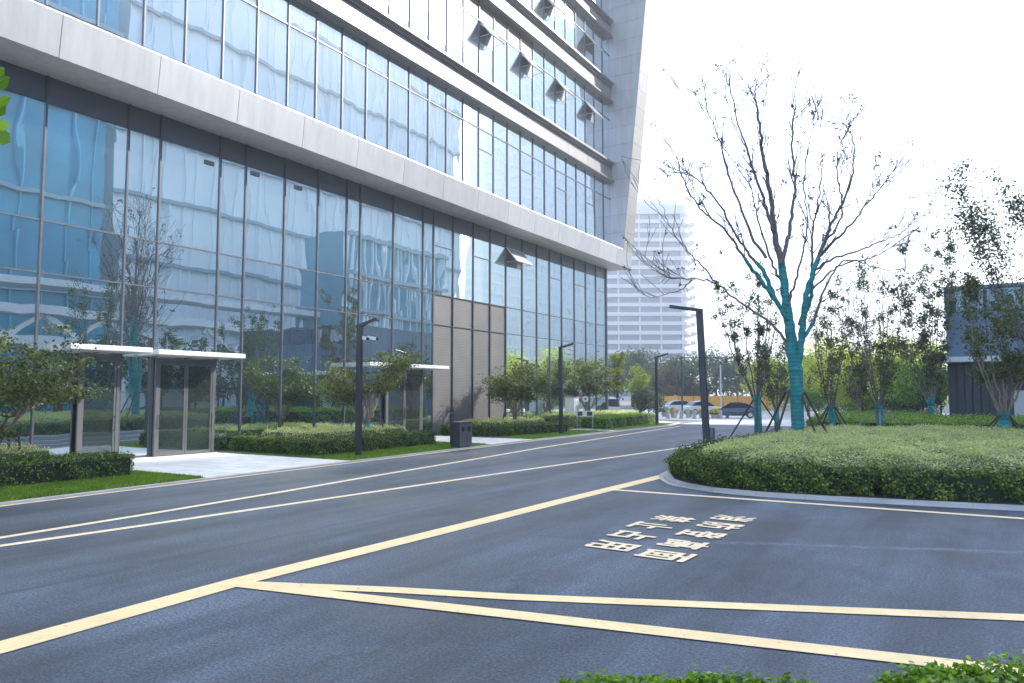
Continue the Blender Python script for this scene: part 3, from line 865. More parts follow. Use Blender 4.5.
# split where the photo shows a gap in the low hedge (x about -1.6)
def band(x0, x1, far=False):
    o_ = [p for p in f_out if x0 <= p[0] <= x1 and (far or p[1] < 26)]
    i_ = [p for p in f_in if x0 <= p[0] <= x1 and (far or p[1] < 26)]
    return o_ + i_[::-1]
oo = [p for p in f_out if p[0] < -1.62 ]; ii = [p for p in f_in if p[0] < -1.62]
hedge('island_hedge', oo + ii[::-1], .08, .60, HM, 46000, .075, 'dark glossy hedge round the left nose of the planted island', seed=21, group='low hedges edging the island', bump=.15, fuzz=.07)
oo = [p for p in f_out if p[0] > -1.58]; ii = [p for p in f_in if p[0] > -1.58]
hedge('island_hedge', oo + ii[::-1], .08, .60, [M['leaf_hedge'], M['core']], 28000, .075, 'brighter stretch of hedge at the right of the island, past the gap', seed=22, group='low hedges edging the island', bump=.08, fuzz=.06)
def mound():
    """sage ground cover over the whole island, gently domed"""
    rg = np.random.default_rng(31)
    edge = smooth_pts(shrink(kerb_out, .84), 3) + [(9, 34), (-2, 35.5), (-6.0, 31.6)]
    P = np.array(edge)
    def inside(q):
        r = np.zeros(len(q), bool)
        for i in range(len(P)):
            a, bb = P[i], P[(i + 1) % len(P)]
            r ^= ((a[1] > q[:, 1]) != (bb[1] > q[:, 1])) & (q[:, 0] < (bb[0] - a[0]) * (q[:, 1] - a[1]) / (bb[1] - a[1] + 1e-12) + a[0])
        return r
    def dist(q):
        d = np.full(len(q), 1e9)
        for i in range(len(P)):
            a, bb = P[i], P[(i + 1) % len(P)]; e = bb - a
            t = np.clip(((q - a) @ e) / (e @ e + 1e-9), 0, 1)
            d = np.minimum(d, np.linalg.norm(q - (a + t[:, None] * e), axis=1))
        return d
    def lump(q):
        return (np.sin(q[:, 0] * 2.3 + 1.7 * np.sin(q[:, 1] * 1.1)) * np.sin(q[:, 1] * 2.0 + 1.3 * np.sin(q[:, 0] * .9)) + .7 * np.sin(q[:, 0] * 5.3 + 2 * np.sin(q[:, 1] * 2.7)) * np.sin(q[:, 1] * 4.9 + 1.1))
    def hz(q, d):
        return .52 + .33 * (1 - np.exp(-d / .4)) + .10 * (1 - np.exp(-d / 3)) + lump(q) * .075
    mb = MB(); mb.cur = 1
    gx = np.arange(-8, 9.2, .3); gy = np.arange(16.5, 36.2, .3)
    ids = {}
    for i, x in enumerate(gx):
        for j, y in enumerate(gy):
            pass
    Q = np.array([(x, y) for x in gx for y in gy]); I = inside(Q); D_ = dist(Q); Z = hz(Q, D_) - .10
    nj = len(gy)
    vid = {}
    vs = []
    for k in range(len(Q)):
        if I[k]: vid[k] = len(vs); vs.append((Q[k][0], Q[k][1], Z[k]))
    fs = []
    for i in range(len(gx) - 1):
        for j in range(nj - 1):
            ks = [i * nj + j, (i + 1) * nj + j, (i + 1) * nj + j + 1, i * nj + j + 1]
            if all(k in vid for k in ks): fs.append(tuple(vid[k] for k in ks))
    mb.add(vs, fs); mb.cur = 0
    n = 240000
    q = np.stack([rg.uniform(-8, 9, n), 16.5 + (36 - 16.5) * rg.random(n) ** 1.5], 1)
    q = q[inside(q)]
    q = q[rg.random(len(q)) < np.clip(.72 + .5 * lump(q), .18, 1)]
    d = dist(q)
    z = hz(q, d) + rg.normal(size=len(q)) * .04
    mb.leaves(np.column_stack([q, z]), .06 * rg.uniform(.7, 1.4, len(q)), .03, rg, .5, np.tile([0, 0, .8], (len(q), 1)))
    return tag(mb.build('ground_cover', SM), 'broad domed carpet of sage green shrubs covering the island', 'shrubs')
mound()
# bright low hedge beyond the island
hedge('low_hedge', [(-6.5, 37.5), (6, 38.3), (6, 46.6), (-1.2, 46.8), (-2.2, 54), (-8.0, 52)], .0, .95, BM, 52000, .11, 'wide light green hedge behind the island trees', seed=41, bump=.10, fuzz=.09)
# foreground hedge clumps
def clump(poly, z, n, seed, label):
    return hedge('foreground_shrub', poly, .0, z, [M['leaf_bright'], M['core']], int(n * 1.5), .046, label, 'shrub', seed, 'shrubs at the bottom edge', bump=.035, fuzz=.024)
clump([(-1.9, 3.62), (-1.55, 3.85), (-1.28, 4.06), (-1.0, 4.17), (-.72, 4.22), (-.6, 3.3), (-1.8, 2.9)], .705, 15000, 51, 'low leafy shrub tips at the bottom middle edge')
clump([(-.50, 4.45), (-.3, 4.72), (-.05, 4.9), (.35, 5.2), (1.2, 5.6), (1.2, 3.4), (-.4, 3.3)], .73, 20000, 52, 'low leafy shrub tips in the bottom right corner')

# ================================================================== TREES
def cat(pts, n=4): return smooth_pts(pts, n)
def lerp_r(r0, r1, n): return [r0 + (r1 - r0) * (i / (n - 1)) ** .85 for i in range(n)]
def twig(mb, p, d, L, r, depth, rd, tips, k=4, up=.12, wob=.25):
    p = Vector(p); d = Vector(d).normalized()
    n = max(3, int(L / .22))
    pts = [p.copy()]
    for i in range(n):
        d = (d + Vector((rd.gauss(0, wob), rd.gauss(0, wob), rd.gauss(0, wob) + up)) * .35).normalized()
        p = p + d * (L / n); pts.append(p.copy())
    rs = [max(.0105, r * (1 - .75 * i / n)) for i in range(n + 1)]
    mb.tube(pts, rs, k, cap=False)
    tips.append((pts[-1], d))
    if depth > 0:
        for c in range(rd.choice((2, 3, 3))):
            i = rd.randint(max(1, n // 3), n)
            a = Vector((rd.gauss(0, 1), rd.gauss(0, 1), rd.gauss(.2, .7))).normalized()
            nd = (d * 1.1 + a * .75).normalized()
            twig(mb, pts[i], nd, L * rd.uniform(.45, .75), rs[i] * .75, depth - 1, rd, tips, 3, up, wob)
    return pts

# --- the big bare tree on the island
def big_tree():
    d0 = 26.0
    base = DP(797, 470, d0); base.z = .3
    t = empty('bare_tree', (base.x, base.y, 0), 'large nearly leafless tree on the island with teal wrapped trunk', 'tree')
    O = Vector((base.x, base.y, 0))
    rd = random.Random(12)
    br, wr = MB(), MB()
    tips = []
    def limb(pix, dd, r0, r1, wrap=0, depth=2, ntw=7):
        if pix[0][1] < 298: wrap = 0
        """pix: list of (x,y), dd: depth offset at the end"""
        n = len(pix)
        pts = [DP(x, y, d0 + dd * (i / (n - 1)) ** 1.2) for i, (x, y) in enumerate(pix)]
        sp_ = [Vector(p) for p in cat([tuple(p) for p in pts], 5)]
        sp_ = [p + Vector((rd.gauss(0, .02), rd.gauss(0, .02), rd.gauss(0, .02))) if 0 < i < len(sp_) - 1 else p for i, p in enumerate(sp_)]
        rs = lerp_r(r0, r1, len(sp_))
        br.tube(sp_, rs, 7)
        if wrap:
            m_ = len([1 for p, r in zip(sp_, rs) if p.z < 6.9 and r > .045])
            if m_ > 2: wr.tube(sp_[:m_], [r + .014 for r in rs[:m_]], 9)
        for i in range(int(ntw * 1.5)):
            j = rd.randint(int(len(sp_) * .35), len(sp_) - 2)
            dr = (sp_[j + 1] - sp_[j]).normalized()
            a = Vector((rd.gauss(0, 1), rd.gauss(0, 1), rd.gauss(.4, .6))).normalized()
            twig(br, sp_[j], dr * 1.0 + a * .9, rd.uniform(.5, 1.35), max(.009, min(rs[j] * .5, .022)), depth - 1, rd, tips, 4)
        for i in range(2 if r0 > .03 else 1):
            j = rd.randint(int(len(sp_) * .3), int(len(sp_) * .75))
            dr = (sp_[j + 1] - sp_[j]).normalized()
            out = sp_[j] - Vector((O.x, O.y, 5.5)); out.normalize()
            a = (out + Vector((rd.gauss(0, .7), rd.gauss(0, .7), rd.gauss(0, .4)))).normalized()
            twig(br, sp_[j], dr * .8 + a * .9, rd.uniform(1.1, 2.2), min(rs[j] * .55, .028), 1, rd, tips, 5, .28, .22)
        tips.append((sp_[-1], (sp_[-1] - sp_[-2]).normalized()))
    trunk = [(797.5, 452), (798, 430), (797, 405), (796.5, 385), (796, 366)]
    pts = [DP(x, y, d0) for x, y in trunk]; pts[0].z = .1
    s_ = cat([tuple(p) for p in pts], 4)
    rs = [.23, .215, .205, .20, .20, .20, .20, .20, .205, .205, .205, .205, .205, .205, .205, .205, .2][:len(s_)]
    rs += [.20] * (len(s_) - len(rs))
    br.tube(s_, rs, 12); wr.tube(s_, [r + .015 for r in rs], 14)
    L = limb
    L([(796, 372), (791, 345), (788, 320), (785, 293), (781, 265), (774, 230), (771, 200), (764, 160), (759, 125), (756, 100), (757, 82)], .4, .205, .012, .40, 2, 18)
    L([(797, 374), (800, 348), (803, 325), (806, 295), (815, 268), (824, 243), (832, 222), (844, 200), (853, 172), (853, 140), (846, 126)], -.8, .125, .010, .42, 2, 16)
    L([(788, 320), (775, 300), (762, 282), (748, 262), (733, 240), (716, 222), (700, 208), (686, 186), (677, 160), (673, 148)], -1.5, .075, .008, .42, 2, 12)
    L([(790, 345), (772, 325), (755, 312), (735, 298), (716, 284), (700, 279), (685, 279), (668, 277), (653, 268), (644, 255)], 1.0, .055, .007, 0, 2, 8)
    L([(716, 283), (706, 270), (692, 256), (680, 242), (669, 225), (663, 208), (658, 199)], .9, .035, .006, 0, 1, 5)
    L([(692, 280), (682, 289), (670, 293), (655, 297), (642, 294), (633, 286)], 1.1, .02, .005, 0, 1, 4)
    L([(775, 300), (765, 275), (750, 255), (738, 238), (720, 205), (704, 186), (692, 176), (679, 172), (668, 176)], 1.6, .07, .007, .3, 2, 10)
    L([(781, 265), (788, 240), (792, 212), (795, 185), (792, 152), (793, 120), (793, 98), (792, 76)], 1.2, .085, .007, .22, 2, 11)
    L([(774, 232), (766, 208), (758, 182), (750, 160), (740, 130), (733, 100), (728, 80), (727, 66)], -1.1, .065, .006, .2, 2, 10)
    L([(766, 258), (752, 236), (742, 210), (730, 180), (722, 150), (712, 120), (703, 104), (694, 92)], .8, .06, .006, .15, 2, 10)
    L([(757, 118), (764, 100), (769, 84), (768, 66)], -.2, .018, .004, 0, 1, 3)
    L([(800, 325), (810, 300), (812, 275), (812, 250), (813, 228), (818, 200), (822, 170), (821, 140), (822, 112)], 1.8, .07, .007, .3, 2, 11)
    L([(818, 258), (836, 240), (855, 220), (866, 205), (878, 192), (890, 175), (898, 158)], -.6, .055, .006, .2, 2, 8)
    L([(812, 275), (826, 262), (845, 255), (865, 248), (885, 240), (903, 232), (918, 216), (934, 200)], .6, .05, .006, .12, 2, 6)
    L([(812, 290), (830, 272), (850, 262), (872, 258), (892, 247), (908, 243), (925, 237)], -1.4, .04, .005, 0, 1, 6)
    L([(795, 352), (806, 335), (815, 318), (821, 298), (830, 280), (842, 262), (860, 262), (878, 268), (902, 270), (914, 262)], -1.2, .06, .006, .45, 1, 6)
    L([(824, 243), (838, 225), (842, 205), (838, 180), (838, 150), (848, 128), (850, 116)], 1.4, .045, .006, .1, 2, 8)
    L([(786, 290), (776, 270), (766, 245), (757, 215), (752, 190), (740, 170), (725, 150)], 2.2, .055, .006, .2, 2, 8)
    L([(786, 312), (792, 292), (798, 272), (804, 246), (808, 220), (804, 190), (806, 160), (812, 130), (813, 112)], -1.9, .05, .006, .2, 2, 9)
    br_o = Vector(O)
    def bb(mb, nm, mt, **k):
        mb.v = [(p[0] - O.x, p[1] - O.y, p[2]) for p in mb.v]
        return mb.build(nm, mt, t, **k)
    lf = MB(); rg = np.random.default_rng(5); P = []
    for p, d in tips:
        if rd.random() < .12:
            c = np.array(p) - np.array(d) * rd.uniform(0, .3)
            P += list(c + rg.normal(size=(rd.randint(3, 7), 3)) * .06)
    lf.leaves(np.array(P), .13, .07, rg, .0)
    bb(br, 'trunk', M['bark'], smooth=True); bb(wr, 'trunk_wrap', M['teal'], smooth=True); bb(lf, 'foliage', M['leaf_dry'])
    return O
O_main = big_tree()

def stakes(O, r, h, n, label, mat='stake', a0=.3, rad=.035, top=.12):
    t = empty('tree_stakes', (O[0], O[1], 0), label, 'tree stakes', 'timber stakes propping the young trees')
    for i in range(n):
        a = a0 + 2 * math.pi * i / n
        MB().tube([(math.cos(a) * r, math.sin(a) * r, .1), (math.cos(a) * top, math.sin(a) * top, h)], rad, 6).build('stake', M[mat], t)
    s = MB().tube([(math.cos(x) * (top + .04), math.sin(x) * (top + .04), h - .06) for x in [2 * math.pi * k / 12 for k in range(13)]], .03, 5)
    s.build('tie', M['teal'], t)
stakes(O_main, 1.45, 2.35, 5, 'dark stakes leaning on the big bare tree', a0=.5, top=.27, rad=.04)

def vase_tree(px, py, d, h, spread, nst, label, leaf, seed, nleaf=2600, lsize=.11, wrap_h=1.0, bark='bark', wrapped=True, bare=.25, r0=.13, cat_='tree', group='young multi stemmed trees round the island', name='young_tree', clump=.16, clumps=110, lean=(0, 0)):
    clump *= .75; lsize *= 1.15
    base = DP(px, 394, d)
    O = Vector((base.x, base.y, 0))
    t = empty(name, O, label, cat_, group)
    rd = random.Random(seed); rg = np.random.default_rng(seed)
    br, wr, lf = MB(), MB(), MB()
    br.tube([(0, 0, 0), (0.02, 0, wrap_h * .5), (0, .02, wrap_h)], [r0 * 1.15, r0, r0 * 1.05], 9)
    if wrapped: wr.tube([(0, 0, .0), (0.02, 0, wrap_h * .5), (0, .02, wrap_h * 1.02)], [r0 * 1.15 + .02, r0 + .02, r0 * 1.05 + .02], 10)
    tips = []; nodes = []
    for i in range(nst):
        a = 2 * math.pi * i / nst + rd.uniform(-.3, .3)
        sp_ = spread * rd.uniform(.45, 1.0)
        hh = h * rd.uniform(.72, 1.0) if i else h
        if i == 0: sp_ *= .15
        p0 = Vector((0, 0, wrap_h * .92)); e = Vector((math.cos(a) * sp_ + lean[0], math.sin(a) * sp_ + lean[1], hh))
        m1 = Vector((math.cos(a) * sp_ * .45 + lean[0] * .3, math.sin(a) * sp_ * .45 + lean[1] * .3, wrap_h + (hh - wrap_h) * .28)); m2 = Vector((math.cos(a) * sp_ * .8 + lean[0] * .65, math.sin(a) * sp_ * .8 + lean[1] * .65, wrap_h + (hh - wrap_h) * .62))
        pts = [Vector(p) for p in cat([tuple(p0), tuple(m1), tuple(m2), tuple(e)], 6)]
        pts = [p + Vector((rd.gauss(0, .03), rd.gauss(0, .03), 0)) if k else p for k, p in enumerate(pts)]
        rs = lerp_r(r0 * .30, .008, len(pts))
        br.tube(pts, rs, 6)
        if wrapped:
            k = max(3, int(len(pts) * .18)); wr.tube(pts[:k], [r + .018 for r in rs[:k]], 7)
        for j in range(6):
            k = rd.randint(int(len(pts) * .25), len(pts) - 2)
            a_ = Vector((rd.gauss(0, 1), rd.gauss(0, 1), rd.gauss(.5, .4))).normalized()
            tw = twig(br, pts[k], (pts[k + 1] - pts[k]).normalized() + a_ * .7, rd.uniform(.4, 1.1) * h / 6, .014, 0, rd, tips, 3)
            nodes += tw[1:]
        nodes += pts[int(len(pts) * bare):]
    N_ = [nodes[rd.randrange(len(nodes))] for _ in range(clumps)]
    per = max(1, nleaf // clumps); P = []
    for c in N_:
        if c.z < h * bare: continue
        P.append(np.array(c) + rg.normal(size=(rd.randint(per // 2, per * 3 // 2 + 1), 3)) * clump * rd.uniform(.6, 1.3))
    P = np.vstack(P)
    lf.leaves(P, lsize * rg.uniform(.7, 1.3, len(P)), lsize * .55, rg, .2)
    br.build('trunk', M[bark], t, smooth=True)
    if wrapped: wr.build('trunk_wrap', M['teal'], t, smooth=True)
    lf.build('foliage', M[leaf], t)
    return O
o = vase_tree(757, 0, 33, 7.4, 1.7, 10, 'slim young tree left of the big bare tree, leaves up its stems', 'leaf_dark', 61, 3600, .10, 1.9, clump=.13, r0=.14)
stakes(o, 1.3, 2.0, 4, 'stakes under the slim tree left of the big bare tree', a0=.2)
o = vase_tree(831, 0, 34, 7.0, 1.2, 7, 'young dark leaved tree just right of the big bare tree', 'leaf_dark', 62, 2400, .10, 1.4, clump=.14)
stakes(o, 1.2, 1.7, 4, 'stakes under the young tree just right of the big bare tree', a0=.7)
o = vase_tree(879, 0, 33, 8.0, 1.7, 9, 'tall young tree with dark rounded top midway between bare tree and slate building', 'leaf_dark', 63, 4300, .10, 1.4, clump=.16, clumps=160)
stakes(o, 1.6, 1.5, 4, 'stakes under the tall young tree in the middle of the row', mat='barkpale', a0=.1)
o = vase_tree(931, 0, 42, 10.8, 2.3, 10, 'pale stemmed tree in front of the slate building corner', 'leaf_dark', 64, 6000, .15, 1.5, bark='barkpale', clump=.2, clumps=150)
stakes(o, 1.5, 1.5, 4, 'stakes under the pale stemmed tree by the building corner', mat='barkpale', a0=.5)
o = vase_tree(1003, 0, 27, 6.2, 1.9, 9, 'wide vase shaped tree at the right edge with teal wrapped fork', 'leaf_tree', 65, 5600, .11, 1.3, bark='barkpale', clump=.2, clumps=120, bare=.42, r0=.16)
stakes(o, 1.5, 1.5, 4, 'stakes under the vase shaped tree at the right edge', mat='stake', a0=.9)
vase_tree(1085, 0, 24, 10.6, 2.6, 10, 'tall dark leaved tree leaning in from the right edge', 'leaf_dark', 66, 9500, .105, 1.4, clump=.24, clumps=380, bare=.42, lean=(-1.5, -.5))
vase_tree(858, 0, 48, 7.4, 1.6, 8, 'thin pale tree far behind the planted island', 'leaf_tree', 67, 2600, .13, 1.2, wrapped=False, bark='barkpale', clump=.2)
vase_tree(776, 0, 45, 6.2, 1.4, 7, 'small thin tree seen behind the big teal trunk', 'leaf_tree', 68, 2200, .12, 1.2, clump=.2)

def garden_tree(X, Y, h, rad, label, seed, nl=9000, lsize=.085, wrapped=True, leaf='leaf_tree', zb=1.3, group='broad garden trees by the glass wall', props=True):
    t = empty('garden_tree', (X, Y, 0), label, 'tree', group)
    rd = random.Random(seed); rg = np.random.default_rng(seed)
    br, wr, lf = MB(), MB(), MB(); tips = []; P = []
    br.tube([(0, 0, 0), (.03, .02, .5), (0, 0, 1.0)], [.12, .10, .11], 9)
    wr.tube([(0, 0, 0), (.03, .02, .5), (0, 0, 1.02)], [.135, .115, .125], 10)
    n = 8
    cl = []
    for i in range(n):
        a = 2 * math.pi * i / n + rd.uniform(-.35, .35)
        rr_ = rad * rd.uniform(.55, .92); e = Vector((math.cos(a) * rr_, math.sin(a) * rr_, zb + (h - zb) * rd.uniform(.25, .8)))
        m = Vector((math.cos(a) * rr_ * .45, math.sin(a) * rr_ * .45, 1.0 + (e.z - 1.0) * .65))
        pts = [Vector(p) for p in cat([(0, 0, .8), tuple(m), tuple(e)], 6)]
        pts = [p + Vector((rd.gauss(0, .04), rd.gauss(0, .04), rd.gauss(0, .03))) if k else p for k, p in enumerate(pts)]
        br.tube(pts, lerp_r(.06, .012, len(pts)), 6)
        for j in range(5):
            k = rd.randint(len(pts) // 3, len(pts) - 2)
            a_ = Vector((rd.gauss(0, 1), rd.gauss(0, 1), rd.gauss(.45, .4))).normalized()
            tw = twig(br, pts[k], (pts[k + 1] - pts[k]).normalized() * .6 + a_, rd.uniform(.5, 1.1), .016, 1, rd, tips, 3)
            cl += [tw[-1], tw[len(tw) // 2]]
        cl.append(e)
    for i in range(4):
        cl.append(Vector((rd.gauss(0, rad * .25), rd.gauss(0, rad * .25), h * rd.uniform(.85, .98))))
    cl += [p for p, d in tips]
    per = nl / len(cl)
    for c in cl:
        if c.z > h: c.z = h - rd.uniform(0, .3)
        if c.z < zb * .9: continue
        m_ = max(4, int(per * rd.uniform(.4, 1.7)))
        P.append(np.array(c) + rg.normal(size=(m_, 3)) * np.array([.22, .22, .09]) * rd.uniform(.6, 1.2))
    P = np.vstack(P)
    lf.leaves(P, lsize * 1.25 * rg.uniform(.7, 1.3, len(P)), lsize * .7, rg, .6)
    br.build('trunk', M['barkpale'], t, smooth=True)
    if wrapped: wr.build('trunk_wrap', M['teal'], t, smooth=True)
    lf.build('foliage', M[leaf], t)
    if props:
        s = empty('tree_props', (X, Y, 0), label.replace('garden tree', 'teal and steel props holding the garden tree') if False else 'low props under the ' + label, 'tree stakes', 'low props under the garden trees')
        for i in range(4):
            a = .6 + math.pi / 2 * i
            MB().tube([(math.cos(a) * .75, math.sin(a) * .75, .1), (math.cos(a) * .62, math.sin(a) * .62, 1.12), (math.cos(a) * .10, math.sin(a) * .10, 1.2)], .032, 6).build('stake', M['dgrey'], s)
def gx(px, X): return WX(px, 430, X).y
garden_tree(-21.3, gx(-6, -21.3), 4.0, 2.6, 'garden tree cut by the left edge', 71, 11000)
garden_tree(-21.7, gx(367, -21.7), 3.85, 2.1, 'garden tree behind the camera lamp post', 72, 9000)
garden_tree(-21.9, gx(515, -21.9), 3.95, 2.1, 'garden tree before the brown louvres', 73, 7000, .10)
garden_tree(-22.6, gx(588, -22.6), 4.6, 2.3, 'garden tree near the far end of the glass wall', 74, 6000, .12, props=False)

# stake leaning at lower left
t = empty('leaning_stake', (-19.5, 8.6, 0), 'pale pole leaning at the left edge in front of the hedge', 'stake')
MB().tube([(-.55, -.5, 2.0), (0, 0, .1)], .04, 7).build('pole', M['steel'], t)

# background trees
def round_tree(px, d, ptop, w, leaf, name, label, seed, n=2600, ls=.22, zb=.15, group='trees beyond the plaza', lob=9, flat=.8):
    b = DP(px, 394, d); h = (DP(px, ptop, d)).z
    t = empty(name, (b.x, b.y, 0), label, 'tree', group)
    rd = random.Random(seed); rg = np.random.default_rng(seed)
    br, lf = MB(), MB()
    br.tube([(0, 0, 0), (.05, 0, h * .4), (0, .05, h * .8)], [h * .022, h * .015, h * .006], 6)
    P = []
    for i in range(lob):
        a = rd.uniform(0, 6.28); r = w / 2 * rd.uniform(.1, .72); z = h * rd.uniform(zb + .18, .86)
        r *= math.sqrt(max(.12, 1 - ((z / h - .5) / .55) ** 2))
        c = np.array([math.cos(a) * r, math.sin(a) * r, z])
        br.tube([(0, 0, h * .35), tuple(c)], [h * .008, h * .003], 4, cap=False)
        s = w * .17 * rd.uniform(.7, 1.3)
        m_ = int(n / lob * rd.uniform(.6, 1.4))
        v = rg.normal(size=(m_, 3)); v /= np.linalg.norm(v, axis=1)[:, None]
        P.append(c + v * (s * rg.uniform(.35, 1.15, (m_, 1))) * np.array([1, 1, flat]))
    P = np.vstack(P); P = P[P[:, 2] > h * zb * .5]
    lf.leaves(P, ls * rg.uniform(.6, 1.4, len(P)), ls * .65, rg, .3)
    br.build('trunk', M['barkdk'], t); lf.build('crown', M[leaf], t)
BG = [
 (617, 66, 342, 2.0, 'leaf_yellow', 'column_tree', 'narrow yellow green tree right against the end of the glass wall'),
 (640, 72, 362, 3.6, 'leaf_yellow', 'yellowing_tree', 'thin yellowing tree left of the far lamp post'),
 (648, 64, 388, 4.0, 'leaf_far', 'vase_shrub', 'small vase shaped shrub tree behind the sunlit hedge end'),
 (668, 116, 362, 6, 'leaf_rust', 'russet_tree', 'russet brown tree right of the far lamp post'),
 (600, 110, 352, 11, 'leaf_far', 'far_tree', 'far round tree right behind the end of the glass wall'),
 (632, 128, 350, 13, 'leaf_far', 'far_tree', 'far green tree left of the signal mast, below the tower'),
 (660, 140, 352, 14, 'leaf_far', 'far_tree', 'far green tree below the right half of the tower'),
 (690, 118, 358, 12, 'leaf_far', 'far_tree', 'far bluish tree directly behind the signal mast'),
 (716, 130, 350, 13, 'leaf_far', 'far_tree', 'far bluish tree behind the leaning arm lamp'),
 (742, 120, 356, 12, 'leaf_far', 'far_tree', 'far tree above the slate blue car'),
 (768, 108, 360, 10, 'leaf_yellow', 'far_tree', 'pale yellow green tree left of the big teal trunk'),
 (650, 118, 380, 7, 'leaf_yellow', 'far_tree', 'low yellow green tree beyond the parked cars on the left'),
 (700, 122, 380, 8, 'leaf_far', 'far_tree', 'low bushy tree above the white parked car'),
 (800, 84, 352, 8, 'leaf_yellow', 'far_tree', 'yellow green tree seen just right of the big teal trunk'),
 (836, 66, 336, 9.5, 'leaf_yellow', 'bamboo_clump', 'sunlit yellow green clump behind the young trees'),
 (808, 74, 346, 9.0, 'leaf_yellow', 'bamboo_clump', 'pale yellow green clump between teal trunk and the next young tree'),
 (884, 70, 342, 9.0, 'leaf_yellow', 'bamboo_clump', 'yellow green clump behind the tallest young tree'),
 (776, 92, 366, 9.0, 'leaf_yellow', 'bamboo_clump', 'hazy yellow green clump left of the teal trunk'),
 (930, 66, 338, 8.0, 'leaf_yellow', 'bamboo_clump', 'yellow green clump peeping past the slate building corner'),
 (862, 60, 346, 8.0, 'leaf_yellow', 'bamboo_clump', 'brightest yellow clump in the middle of the tree row'),
 (902, 62, 332, 8.0, 'leaf_yellow', 'bamboo_clump', 'tall yellow green clump left of the slate building'),
 (922, 57, 356, 6.0, 'leaf_bright', 'bamboo_clump', 'green clump touching the slate building corner'),
 (940, 58, 366, 4.5, 'leaf_hedge', 'dark_bush', 'dark green bush at the foot of the slate building'),
 (900, 60, 385, 5.5, 'leaf_hedge', 'dark_bush', 'dark green bush under the tall yellow green clump'),
 (862, 62, 390, 5.5, 'leaf_bright', 'dark_bush', 'low green bush behind the middle young tree'),
 (818, 66, 388, 5.0, 'leaf_bright', 'dark_bush', 'low green bush just right of the big teal trunk'),
]
for i, (px, d, pt, w, lf_, nm, lb) in enumerate(BG):
    far = d > 80
    round_tree(px, d, pt, w, lf_, nm, lb, 100 + i, 5200 if nm == 'bamboo_clump' else 3000, .20 if not far else .42, lob=12 if not far else 14)

# foreground branch at the upper left
def near_tree():
    b = DP(-360, 394, 2.9)
    t = empty('street_tree', (b.x, b.y, 0), 'green leaf sprig poking in at the upper left edge', 'tree')
    O = Vector((b.x, b.y, 0)); rg = np.random.default_rng(8); rd = random.Random(4)
    e1 = DP(-14, 105, 2.6) - O; e2 = DP(-60, 40, 2.7) - O
    br = MB()
    br.tube(cat([(0, 0, 0), (.05, 0, 1.2), (0, .05, 2.4), (.0, 0, 4.2)], 4), lerp_r(.11, .03, 13), 9)
    br.tube(cat([(0, .03, 2.2), tuple(e1 * .5 + Vector((0, 0, 1.25))), tuple(e1)], 5), lerp_r(.035, .006, 11), 6)
    br.tube(cat([(0, .03, 2.6), tuple(e2 * .5 + Vector((0, 0, 1.6))), tuple(e2)], 5), lerp_r(.035, .006, 11), 6)
    lf = MB()
    P = []
    for c, m_, s in ((e1 + Vector((-.12, -.05, .0)), 0, .06), (e2 + Vector((-.3,-.1,.1)), 30, .1), (Vector((0, 0, 4.0)), 500, .5), (Vector((-.5, -.3, 3.4)), 300, .4), (Vector((-.1, .1, 3.7)), 200, .3)):
        P.append(np.array(c) + rg.normal(size=(m_, 3)) * s)
    PP = np.vstack(P)
    keep = []
    for q in PP:
        v = Vector(q) + O - CAM; dd = v.dot(FW)
        keep.append(dd < .2 or CX + F * v.dot(RT) / dd < -22)
    lf.leaves(PP[keep], .075, .04, rg, .2)
    # the leaves the photo shows, each shaped
    for (x0, y0, x1, y1_, wd) in ((-9, 86, 10, 77, 13), (-10, 104, 11, 97, 11), (-11, 122, 10, 127, 12), (-8, 130, 10, 143, 14), (-8, 74, 5, 68, 10), (-6, 114, 6, 106, 9)):
        a = DP(x0, y0, 2.6) - O; b_ = DP(x1, y1_, 2.58) - O; ax = b_ - a
        sd = ax.cross(FW).normalized() * (wd / F * 2.6 / 2)
        q = [a, a + ax * .3 + sd * .9 + FW * .01, a + ax * .65 + sd + FW * .012, b_, a + ax * .65 - sd + FW * .012, a + ax * .3 - sd * .9 + FW * .01, a + ax * .5]
        lf.add(q, [(0, 1, 6), (1, 2, 6), (2, 3, 6), (3, 4, 6), (4, 5, 6), (5, 0, 6)])
    br.build('trunk', M['bark'], t, smooth=True); lf.build('foliage', M['leaf_bright'], t)
near_tree()

# ================================================================== STREET FURNITURE
def lamp(X, Y, h, arm, side, label, z0=.0, w=.10, tilt=.24):
    t = empty('street_lamp', (X, Y, 0), label, 'street lamp', 'slim charcoal lamp posts')
    MB().box((-w, -w * .7, z0), (w, w * .7, h)).build('pole', M['dgrey'], t, bevel=.01)
    MB().box((-w * 1.7, -w * 1.6, z0), (w * 1.7, w * 1.6, z0 + .03)).build('base_plate', M['dgrey'], t)
    u = Vector((side * math.cos(tilt), 0, math.sin(tilt))); n = Vector((-side * math.sin(tilt), 0, math.cos(tilt)))
    c = Vector((-side * w, 0, h - .05)) + u * (arm / 2)
    MB().obox(c, u, (0, 1, 0), n, arm / 2, w * .72, .055).build('arm', M['dgrey'], t, bevel=.008)
    c2 = Vector((-side * w, 0, h - .05)) + u * (arm * .72) - n * .062
    MB().obox(c2, u, (0, 1, 0), n, arm * .22, w * .5, .010).build('lens', M['lamp_off'], t)
    return t
def lp(px, py_top, X, h_):   # place on the line X=const so it falls on that pixel column
    return WX(px, 430, X).y
lamp(-18.2, WX(358.5, 430, -18.2).y, 4.62, .95, 1, 'charcoal lamp post with two cameras under its arm', .055)
lamp(-18.9, WX(561, 420, -18.9).y, 4.75, .95, 1, 'charcoal lamp post in front of the notice board and hedge gap', .055)
